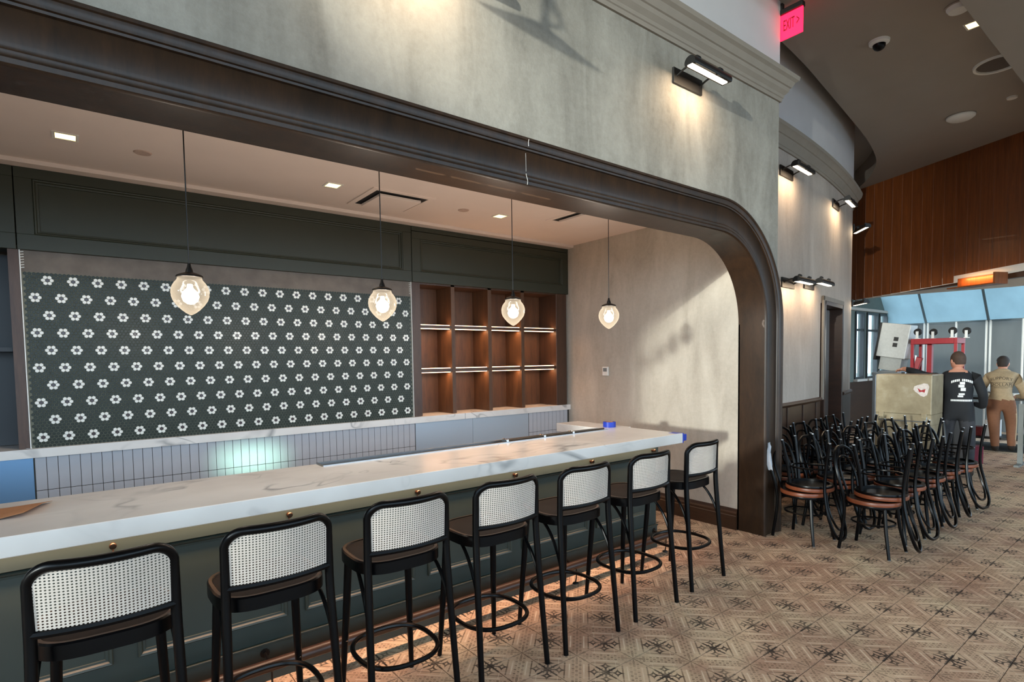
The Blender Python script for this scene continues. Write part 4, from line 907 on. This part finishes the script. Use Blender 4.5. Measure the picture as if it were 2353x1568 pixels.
boxes('stand', [(-0.2, 0.2, -0.2, 0.2, -0.04, 0.0), (-0.19, -0.15, -0.19, -0.15, -1.46, -0.04), (0.15, 0.19, -0.19, -0.15, -1.46, -0.04), (-0.19, -0.15, 0.15, 0.19, -1.46, -0.04), (0.15, 0.19, 0.15, 0.19, -1.46, -0.04)], 'steel', e)
e = empty('power_tool_case', (7.5, 0.64, 1.461), 0.1, 'small red and grey tool case leaning beside the appliance panel', 'tool case')
boxes('stand', [(-0.08, 0.08, -0.075, 0.075, -0.16, 0.0)], 'black_matte', e); bm = bmesh.new(); v = box(bm, -0.05, 0.05, -0.05, 0.05, 0, 0.22, 0.008); xform(bm, v, Matrix.Rotation(math.radians(16), 4, 'X') @ Matrix.Translation((0, 0, 0.016))); mesh('case', bm, plain('tool_red', (158, 22, 34), 0.45), e)
boxes('base', [(-0.06, 0.06, -0.075, 0.06, 0, 0.03)], plain('appliance_grey', (150, 150, 146), 0.5), e, 0.004); bm = bmesh.new(); v = box(bm, -0.056, -0.05, 0.02, 0.05, 0.02, 0.24, 0.001); xform(bm, v, Matrix.Rotation(math.radians(16), 4, 'X') @ Matrix.Translation((0, 0, 0.016))); mesh('trim', bm, 'steel', e)
# upturned red dolly on the chest
bm = bmesh.new(); box(bm, 7.3, 7.8, 0.08, 0.72, 0, 1.3, 0.01); tag(mesh('crate_stack', bm, 'black_matte'), 'dark crate behind the tan chest carrying the red dolly', 'crate')
e = empty('red_dolly', (7.55, 0.36, 1.3), 0, 'upturned red steel dolly frame with casters behind the tan chest', 'dolly')
boxes('frame', [(-0.2, 0.2, -0.28, -0.24, 0.58, 0.66), (-0.2, 0.2, 0.24, 0.28, 0.58, 0.66), (-0.2, -0.16, -0.24, 0.24, 0.58, 0.66), (0.16, 0.2, -0.24, 0.24, 0.58, 0.66)], 'tool_red', e, 0.004)
for a, b in ((-0.18, -0.26), (-0.18, 0.26), (0.18, -0.26), (0.18, 0.26)): boxes('post', [(a-0.018, a+0.018, b-0.018, b+0.018, 0, 0.58)], 'tool_red', e)
boxes('centre_post', [(-0.04, 0.04, 0.06, 0.12, 0.0, 0.58)], 'tool_red', e); boxes('cross_bar', [(-0.16, 0.16, 0.06, 0.12, 0.58, 0.65)], 'tool_red', e)
for a, b in ((-0.17, -0.22), (-0.17, 0.2), (0.17, -0.3), (0.17, 0.1)):
    bm = bmesh.new(); lathe(bm, [(0, -0.016), (0.045, -0.016), (0.052, -0.01), (0.052, 0.01), (0.045, 0.016), (0, 0.016)], seg=18, M=Matrix.Translation((a, b, 0.76)) @ Matrix.Rotation(math.radians(78), 4, 'Y')); c_ = mesh('caster', bm, 'black_matte', e, True)
    boxes('fork', [(a-0.04, a-0.025, b-0.016, b+0.016, 0.66, 0.77), (a-0.03, a+0.03, b-0.03, b+0.03, 0.66, 0.67)], 'plastic_white', c_)
# clutter table behind the second worker
e = empty('work_table', (10.95, 0.25, 0), 0, 'dark folding work table cluttered with supplies at the tent', 'table')
boxes('top', [(-0.3, 0.3, -0.9, 0.75, 0.88, 0.92)], 'black_matte', e, 0.004); boxes('shelf', [(-0.3, 0.3, -0.88, 0.72, 0.16, 0.2)], 'black_matte', e)
for a in (-0.26, 0.26):
    for b in (-0.85, 0.68): boxes('leg', [(a-0.025, a+0.025, b-0.025, b+0.025, 0, 0.88)], 'black_matte', e)
def carton(name, loc, dims, mt, lb, cat='box', rz=0.0):
    e = empty(name, loc, rz, lb, cat); a, b, c = dims; boxes('body', [(-a/2, a/2, -b/2, b/2, 0, c)], mt, e, 0.006); boxes('flap', [(-a/2-0.003, a/2+0.003, -b/2-0.003, 0.0, c, c+0.006), (-a/2-0.003, a/2+0.003, 0.004, b/2+0.003, c, c+0.006)], mt, e); return e
carton('supply_box', (10.82, 0.42, 0.92), (0.2, 0.22, 0.1), plain('card_grey', (150, 146, 142), 0.8), 'grey supply carton on the table between the two workers')
carton('supply_box', (10.9, 0.13, 0.92), (0.16, 0.2, 0.07), plain('card_white', (210, 208, 204), 0.7), 'flat white carton on the table in front of the tan hoodie')
carton('white_carton', (10.85, 0.36, 0.2), (0.24, 0.2, 0.3), 'card_white', 'upper white carton on the low shelf left of the brown trousers'); carton('white_carton', (10.83, -0.14, 0.2), (0.22, 0.16, 0.42), 'card_white', 'white carton seen right of the brown trousers under the table')
carton('red_crate', (10.82, 0.62, 0.2), (0.26, 0.26, 0.16), plain('crate_red', (110, 26, 26), 0.5), 'dark red low crate on the shelf under the table', 'crate')
carton('red_box', (8.75, 0.16, 0), (0.22, 0.2, 0.26), plain('box_magenta', (120, 16, 44), 0.5), 'dark magenta box on the floor right of the stacked chairs', 'box', 0.3)
bm = bmesh.new(); box(bm, 10.3, 11.4, -0.8, 1.0, 0.0, 0.012, 0.003); tag(mesh('floor_mat', bm, 'black_matte'), 'black mat on the floor under the work table', 'mat')
e = empty('tool_bag', (10.75, -0.36, 0.013), 0, 'pink and dark tool bag under the table at right', 'bag'); bm = bmesh.new(); box(bm, -0.1, 0.1, -0.09, 0.09, 0, 0.42, 0.03); mesh('body', bm, plain('bag_pink', (168, 44, 84), 0.7), e, True); bm = bmesh.new(); tube(bm, smoothpath([(0, -0.07, 0.4), (0, -0.04, 0.52), (0, 0.04, 0.52), (0, 0.07, 0.4)], 5), 0.012, 6); mesh('strap', bm, 'black_matte', e, True)
e = empty('covered_stand', (8.9, -0.46, 0), 0, 'grey metal stand draped with dark green cloth at the right edge', 'stand')
for b in (0.1, -0.35): boxes('post', [(-0.02, 0.02, b-0.03, b+0.03, 0, 0.95)], plain('post_grey', (110, 114, 112), 0.5), e)
boxes('foot', [(-0.25, 0.25, 0.07, 0.13, 0, 0.03)], 'post_grey', e); boxes('foot', [(-0.25, 0.25, -0.38, -0.32, 0, 0.03)], 'post_grey', e); bm = bmesh.new(); V = {}
for i in range(9):
    for j in range(7):
        a = 2*math.pi*i/9; r = 0.13+0.03*math.sin(3*a+j); V[i, j] = bm.verts.new((r*math.cos(a), -0.12+r*1.3*math.sin(a), 0.25+0.12*j+0.02*math.sin(5*a)))
for i in range(9):
    for j in range(6): bm.faces.new((V[i, j], V[(i+1) % 9, j], V[(i+1) % 9, j+1], V[i, j+1]))
bm.faces.new([V[i, 6] for i in range(9)]); bm.faces.new([V[i, 0] for i in range(9)]); mesh('cover', bm, plain('cover_green', (28, 44, 34), 0.8, var=0.3, scale=12), e, True)

# ================================================================== PEOPLE
def skin_body(name, verts, edges, root, sub=3):
    me = bpy.data.meshes.new(name); me.from_pydata([v[0] for v in verts], edges, []); o = bpy.data.objects.new(name, me); COL.objects.link(o)
    o.modifiers.new('skin', 'SKIN'); sk = me.skin_vertices[0].data
    for i, v in enumerate(verts): sk[i].radius = v[1]; sk[i].use_root = (i == root)
    s = o.modifiers.new('sub', 'SUBSURF'); s.levels = sub; s.render_levels = sub
    dg = bpy.context.evaluated_depsgraph_get(); m2 = bpy.data.meshes.new_from_object(o.evaluated_get(dg)); bpy.data.objects.remove(o); return m2
def person(loc, yaw, V, E, zones, mats, label, hair_fn):
    e = empty('person', loc, yaw, label, 'person'); me = skin_body('body', V, E, 0)
    me.materials.clear(); b = link('body', me, mats, e)
    for p in me.polygons: p.material_index = zones(p.center); p.use_smooth = True
    me.update(); hair_fn(e); return e, b, me
def hand(V, E, wrist, palm_dir, side, up_):
    # palm vertex plus five bent fingers of unequal length rooted in the palm
    d = Vector(palm_dir).normalized(); s = Vector(side).normalized(); u = Vector(up_).normalized(); w0 = Vector(V[wrist][0]); V.append((tuple(w0+d*0.05), (0.034, 0.02))); pi = len(V)-1; E.append((wrist, pi))
    for k, (off, ln) in enumerate(((-0.03, 0.062), (-0.01, 0.078), (0.011, 0.074), (0.031, 0.056))):
        a = w0+d*0.088+s*off; V.append((tuple(a), (0.0095, 0.0095))); E.append((pi, len(V)-1)); V.append((tuple(a+d*ln*0.55-u*0.008), (0.009, 0.009))); E.append((len(V)-2, len(V)-1)); V.append((tuple(a+d*ln*0.9-u*0.03), (0.008, 0.008))); E.append((len(V)-2, len(V)-1))
    a = w0+d*0.035-s*0.045; V.append((tuple(a), (0.011, 0.011))); E.append((pi, len(V)-1)); V.append((tuple(a+d*0.04-s*0.02-u*0.01), (0.009, 0.009))); E.append((len(V)-2, len(V)-1))
plain('skin', (196, 140, 116), 0.55, var=0.05); plain('shirt_black', (15, 17, 22), 0.8, var=0.1); plain('jeans_dark', (46, 46, 50), 0.85, var=0.15); plain('hoodie_tan', (150, 130, 102), 0.9, var=0.08); plain('trouser_brown', (108, 70, 47), 0.85, var=0.08)
plain('shoe_dark', (28, 22, 18), 0.7); plain('hair_brown', (70, 52, 42), 0.8, var=0.15); plain('hair_dark', (38, 28, 22), 0.8, var=0.15); plain('print_white', (222, 222, 220), 0.8); plain('print_dark', (62, 54, 44), 0.9)
def ell(bm, c, r, seg=18, rings=12, zmin=-1.0):
    c = Vector(c); R_ = []
    for j in range(rings+1):
        a = -math.pi/2+math.pi*j/rings; z = max(math.sin(a), zmin)
        R_.append([bm.verts.new(c+Vector((r[0]*math.cos(a)*math.cos(2*math.pi*k/seg), r[1]*math.cos(a)*math.sin(2*math.pi*k/seg), r[2]*z))) for k in range(seg)])
    for A, B in zip(R_, R_[1:]):
        for k in range(seg): bm.faces.new((A[k], A[(k+1) % seg], B[(k+1) % seg], B[k]))
    bmesh.ops.remove_doubles(bm, verts=bm.verts[:], dist=0.0005)
def head_parts(e, hc, hairmat, turn, cap=False):
    # face features on a head looking along local +x, turned by `turn`
    Mh = Matrix.Translation(hc) @ Matrix.Rotation(turn, 4, 'Z')
    bm = bmesh.new(); ell(bm, (0, 0, 0), (0.098, 0.079, 0.122)); ell(bm, (0.035, 0, -0.06), (0.058, 0.056, 0.06))
    tube(bm, [(0.094, 0, 0.02), (0.116, 0, -0.025), (0.098, 0, -0.034)], [0.008, 0.013, 0.01], 8); xform(bm, bm.verts[:], Mh); hd = mesh('head', bm, 'skin', e, True)
    for s in (-1, 1):
        bm = bmesh.new(); ell(bm, (-0.005, s*0.08, -0.008), (0.018, 0.009, 0.031), 10, 8); xform(bm, bm.verts[:], Mh); mesh('ear', bm, 'skin', hd, True)
        bm = bmesh.new(); ell(bm, (0.085, s*0.032, 0.012), (0.01, 0.013, 0.008), 8, 6); xform(bm, bm.verts[:], Mh); mesh('eye', bm, 'black_matte', hd, True)
    bm = bmesh.new(); ell(bm, (0.088, 0, -0.062), (0.008, 0.024, 0.006), 8, 6); xform(bm, bm.verts[:], Mh); mesh('mouth', bm, 'sticker_red', hd, True)
    bm = bmesh.new(); ell(bm, (-0.008, 0, 0.022), (0.101, 0.084, 0.112), 20, 14, -0.35)
    for v in bm.verts:
        if v.co.x > 0.05 and v.co.z < 0.05: v.co.x = 0.05
        if v.co.x < -0.04 and v.co.z < 0.0: v.co.z -= 0.035
    xform(bm, bm.verts[:], Mh); mesh('hair', bm, hairmat, e, True)
    if cap:
        bm = bmesh.new(); ell(bm, (0.0, 0, 0.045), (0.106, 0.09, 0.095), 20, 12, 0.0); ell(bm, (0.12, 0, 0.045), (0.07, 0.07, 0.008), 14, 6); xform(bm, bm.verts[:], Mh); mesh('cap', bm, hairmat, e, True)
def project_print(me_txt, body_me, origin, R3, bend=None):
    # lay flat lettering onto the back of the body (rays along local +x)
    bmt = bmesh.new(); bmt.from_mesh(me_txt); bmesh.ops.triangulate(bmt, faces=bmt.faces[:])
    bmb = bmesh.new(); bmb.from_mesh(body_me); tree = BVHTree.FromBMesh(bmb)
    for v in bmt.verts:
        a, b = v.co.x, v.co.y
        if bend: b += bend*(a*a)
        o_ = Vector((-0.6, origin[0]-a, origin[1]+b)); hit = tree.ray_cast(o_, Vector((1, 0, 0)))
        v.co = (hit[0]-Vector((0.004, 0, 0))) if hit[0] else Vector((-0.12, origin[0]-a, origin[1]+b))
    me = bpy.data.meshes.new('print'); bmt.to_mesh(me); bmt.free(); bmb.free(); return me
# --- worker in black (looks away along +x, left arm resting on the chest)
V = [((0, 0, 0.95), (0.145, 0.115)), ((-0.01, 0, 1.1), (0.155, 0.12)), ((-0.015, 0, 1.27), (0.18, 0.125)), ((0.0, 0, 1.42), (0.14, 0.1)), ((0.03, 0.01, 1.5), (0.06, 0.06)), ((0.045, 0.01, 1.56), (0.054, 0.054)),
     ((0.0, 0.18, 1.4), (0.068, 0.068)), ((-0.06, 0.34, 1.41), (0.058, 0.058)), ((-0.08, 0.5, 1.485), (0.05, 0.05)), ((0.04, 0.62, 1.52), (0.034, 0.034)),
     ((0.0, -0.18, 1.385), (0.066, 0.066)), ((-0.01, -0.27, 1.17), (0.056, 0.056)), ((0.1, -0.27, 1.0), (0.046, 0.046)), ((0.26, -0.18, 1.02), (0.034, 0.034)),
     ((0.0, 0.1, 0.88), (0.1, 0.1)), ((0.02, 0.13, 0.5), (0.075, 0.075)), ((-0.01, 0.14, 0.1), (0.052, 0.052)), ((0.12, 0.15, 0.045), (0.048, 0.04)),
     ((0.0, -0.1, 0.88), (0.1, 0.1)), ((0.02, -0.13, 0.5), (0.075, 0.075)), ((-0.01, -0.14, 0.1), (0.052, 0.052)), ((0.12, -0.15, 0.045), (0.048, 0.04))]
E_ = [(0, 1), (1, 2), (2, 3), (3, 4), (4, 5), (3, 6), (6, 7), (7, 8), (8, 9), (3, 10), (10, 11), (11, 12), (12, 13), (0, 14), (14, 15), (15, 16), (16, 17), (0, 18), (18, 19), (19, 20), (20, 21)]
hand(V, E_, 9, (0.7, 0.7, -0.1), (0.7, -0.7, 0), (0, 0, 1)); hand(V, E_, 13, (1, 0.3, -0.1), (0.3, -1, 0), (0, 0, 1))
def z1(c):
    if c.z < 0.12: return 3
    if c.z > 1.475 and abs(c.y) < 0.1: return 0
    if (c.y > 0.6 and c.z > 1.3) or (c.x > 0.24 and c.z > 0.9): return 0
    return 2 if c.z < 0.8 else 1
V = [((v[0][0], v[0][1]*(1.1 if i in (0, 1, 2, 3, 6, 10) else 1.0), v[0][2]), (v[1][0]*1.08, v[1][1]*1.08) if i < 22 else v[1]) for i, v in enumerate(V)]
P1, b1, m1 = person((7.2, 0.02, 0), math.radians(10), V, E_, z1, ['skin', 'shirt_black', 'jeans_dark', 'shoe_dark'], 'person in black long-sleeved shirt leaning one arm on the tan chest', lambda e: head_parts(e, (0.06, 0.015, 1.635), 'hair_brown', math.radians(35)))
def blocks(spec):
    bm = bmesh.new()
    for x0, x1, y0, y1 in spec:
        n = max(1, int((x1-x0)/0.02)); q = [[bm.verts.new((x0+(x1-x0)*k/n, y, 0)) for k in range(n+1)] for y in (y0, y1)]
        for k in range(n): bm.faces.new((q[0][k], q[0][k+1], q[1][k+1], q[1][k]))
    me = bpy.data.meshes.new('b'); bm.to_mesh(me); bm.free(); return me
# white back print: arched lettering (unreadable at this size), a small figure and a line of letters
random.seed(3); arc = [(-0.115+0.0195*k, -0.115+0.0195*k+0.015, -0.016, 0.016) for k in range(12) if k != 5]; base_ = [(-0.115+0.0165*k, -0.115+0.0165*k+0.0135, -0.013, 0.013) for k in range(14)]
for sp, oz, bd in ((arc, 1.37, -2.2), (base_, 1.09, 0), ([(-0.02, 0.035, 0.09, 0.125), (-0.035, 0.03, 0.05, 0.085), (-0.01, 0.045, 0.0, 0.045), (-0.03, 0.035, -0.055, -0.03), (-0.04, 0.02, -0.085, -0.06)], 1.22, 0)):
    me = project_print(blocks(sp), m1, (-0.045, oz), None, bd); link('back_print', me, 'print_white', b1)
# --- worker in tan hoodie, bent over the table
V = [((0, 0, 0.9), (0.135, 0.11)), ((0.0, 0, 1.02), (0.15, 0.12)), ((0.05, 0, 1.2), (0.17, 0.125)), ((0.11, 0, 1.34), (0.135, 0.1)), ((0.16, 0, 1.42), (0.07, 0.07)), ((0.2, 0, 1.48), (0.054, 0.054)),
     ((0.1, 0.16, 1.31), (0.066, 0.066)), ((0.12, 0.235, 1.1), (0.056, 0.056)), ((0.24, 0.22, 0.99), (0.05, 0.05)), ((0.38, 0.16, 0.97), (0.034, 0.034)),
     ((0.1, -0.16, 1.31), (0.066, 0.066)), ((0.1, -0.24, 1.1), (0.056, 0.056)), ((0.2, -0.26, 0.98), (0.05, 0.05)), ((0.36, -0.18, 0.97), (0.034, 0.034)),
     ((0.0, 0.09, 0.82), (0.095, 0.095)), ((-0.01, 0.07, 0.48), (0.072, 0.072)), ((-0.03, 0.05, 0.1), (0.05, 0.05)), ((0.1, 0.05, 0.045), (0.046, 0.04)),
     ((0.02, -0.1, 0.82), (0.095, 0.095)), ((0.14, -0.12, 0.5), (0.07, 0.07)), ((0.12, -0.13, 0.12), (0.05, 0.05)), ((0.25, -0.13, 0.045), (0.046, 0.04))]
E_ = [(0, 1), (1, 2), (2, 3), (3, 4), (4, 5), (3, 6), (6, 7), (7, 8), (8, 9), (3, 10), (10, 11), (11, 12), (12, 13), (0, 14), (14, 15), (15, 16), (16, 17), (0, 18), (18, 19), (19, 20), (20, 21)]
hand(V, E_, 9, (1, -0.3, -0.15), (0.3, 1, 0), (0, 0, 1)); hand(V, E_, 13, (1, 0.3, -0.15), (-0.3, 1, 0), (0, 0, 1))
def z2(c):
    if c.z < 0.12: return 3
    if c.z > 1.45 and abs(c.y) < 0.1: return 0
    if c.x > 0.35 and c.z > 0.85: return 0
    return 2 if c.z < 0.93 and abs(c.y) < 0.2 and c.x < 0.2 else 1
V = [((v[0][0], v[0][1]*(1.15 if i < 22 else 1.1), v[0][2]), (v[1][0]*1.2, v[1][1]*1.2) if i < 22 else v[1]) for i, v in enumerate(V)]
P2, b2, m2 = person((10.12, 0.12, 0), math.radians(8), V, E_, z2, ['skin', 'hoodie_tan', 'trouser_brown', 'shoe_dark'], 'person in tan hoodie and brown trousers bending over the work table', lambda e: head_parts(e, (0.245, 0, 1.545), 'hair_dark', 0.0, True))
bm = bmesh.new(); ell(bm, (0.1, 0, 1.39), (0.06, 0.13, 0.075), 16, 10); mesh('hood', bm, 'hoodie_tan', b2, True)
for tx_, oz, sz, bd in (('SUPPORT', 1.3, 0.07, -1.6), ('DOLLAR', 1.19, 0.075, 0)):
    me = project_print(text_mesh(tx_, sz), m2, (0.0, oz), None, bd); link('back_print', me, 'print_dark', b2)
me = project_print(blocks([(-0.15, 0.15, 0.033, 0.038), (-0.15, 0.15, -0.04, -0.035), (-0.09, 0.09, -0.058, -0.052)]), m2, (0.0, 1.19), None, 0); link('back_print', me, 'print_dark', b2)
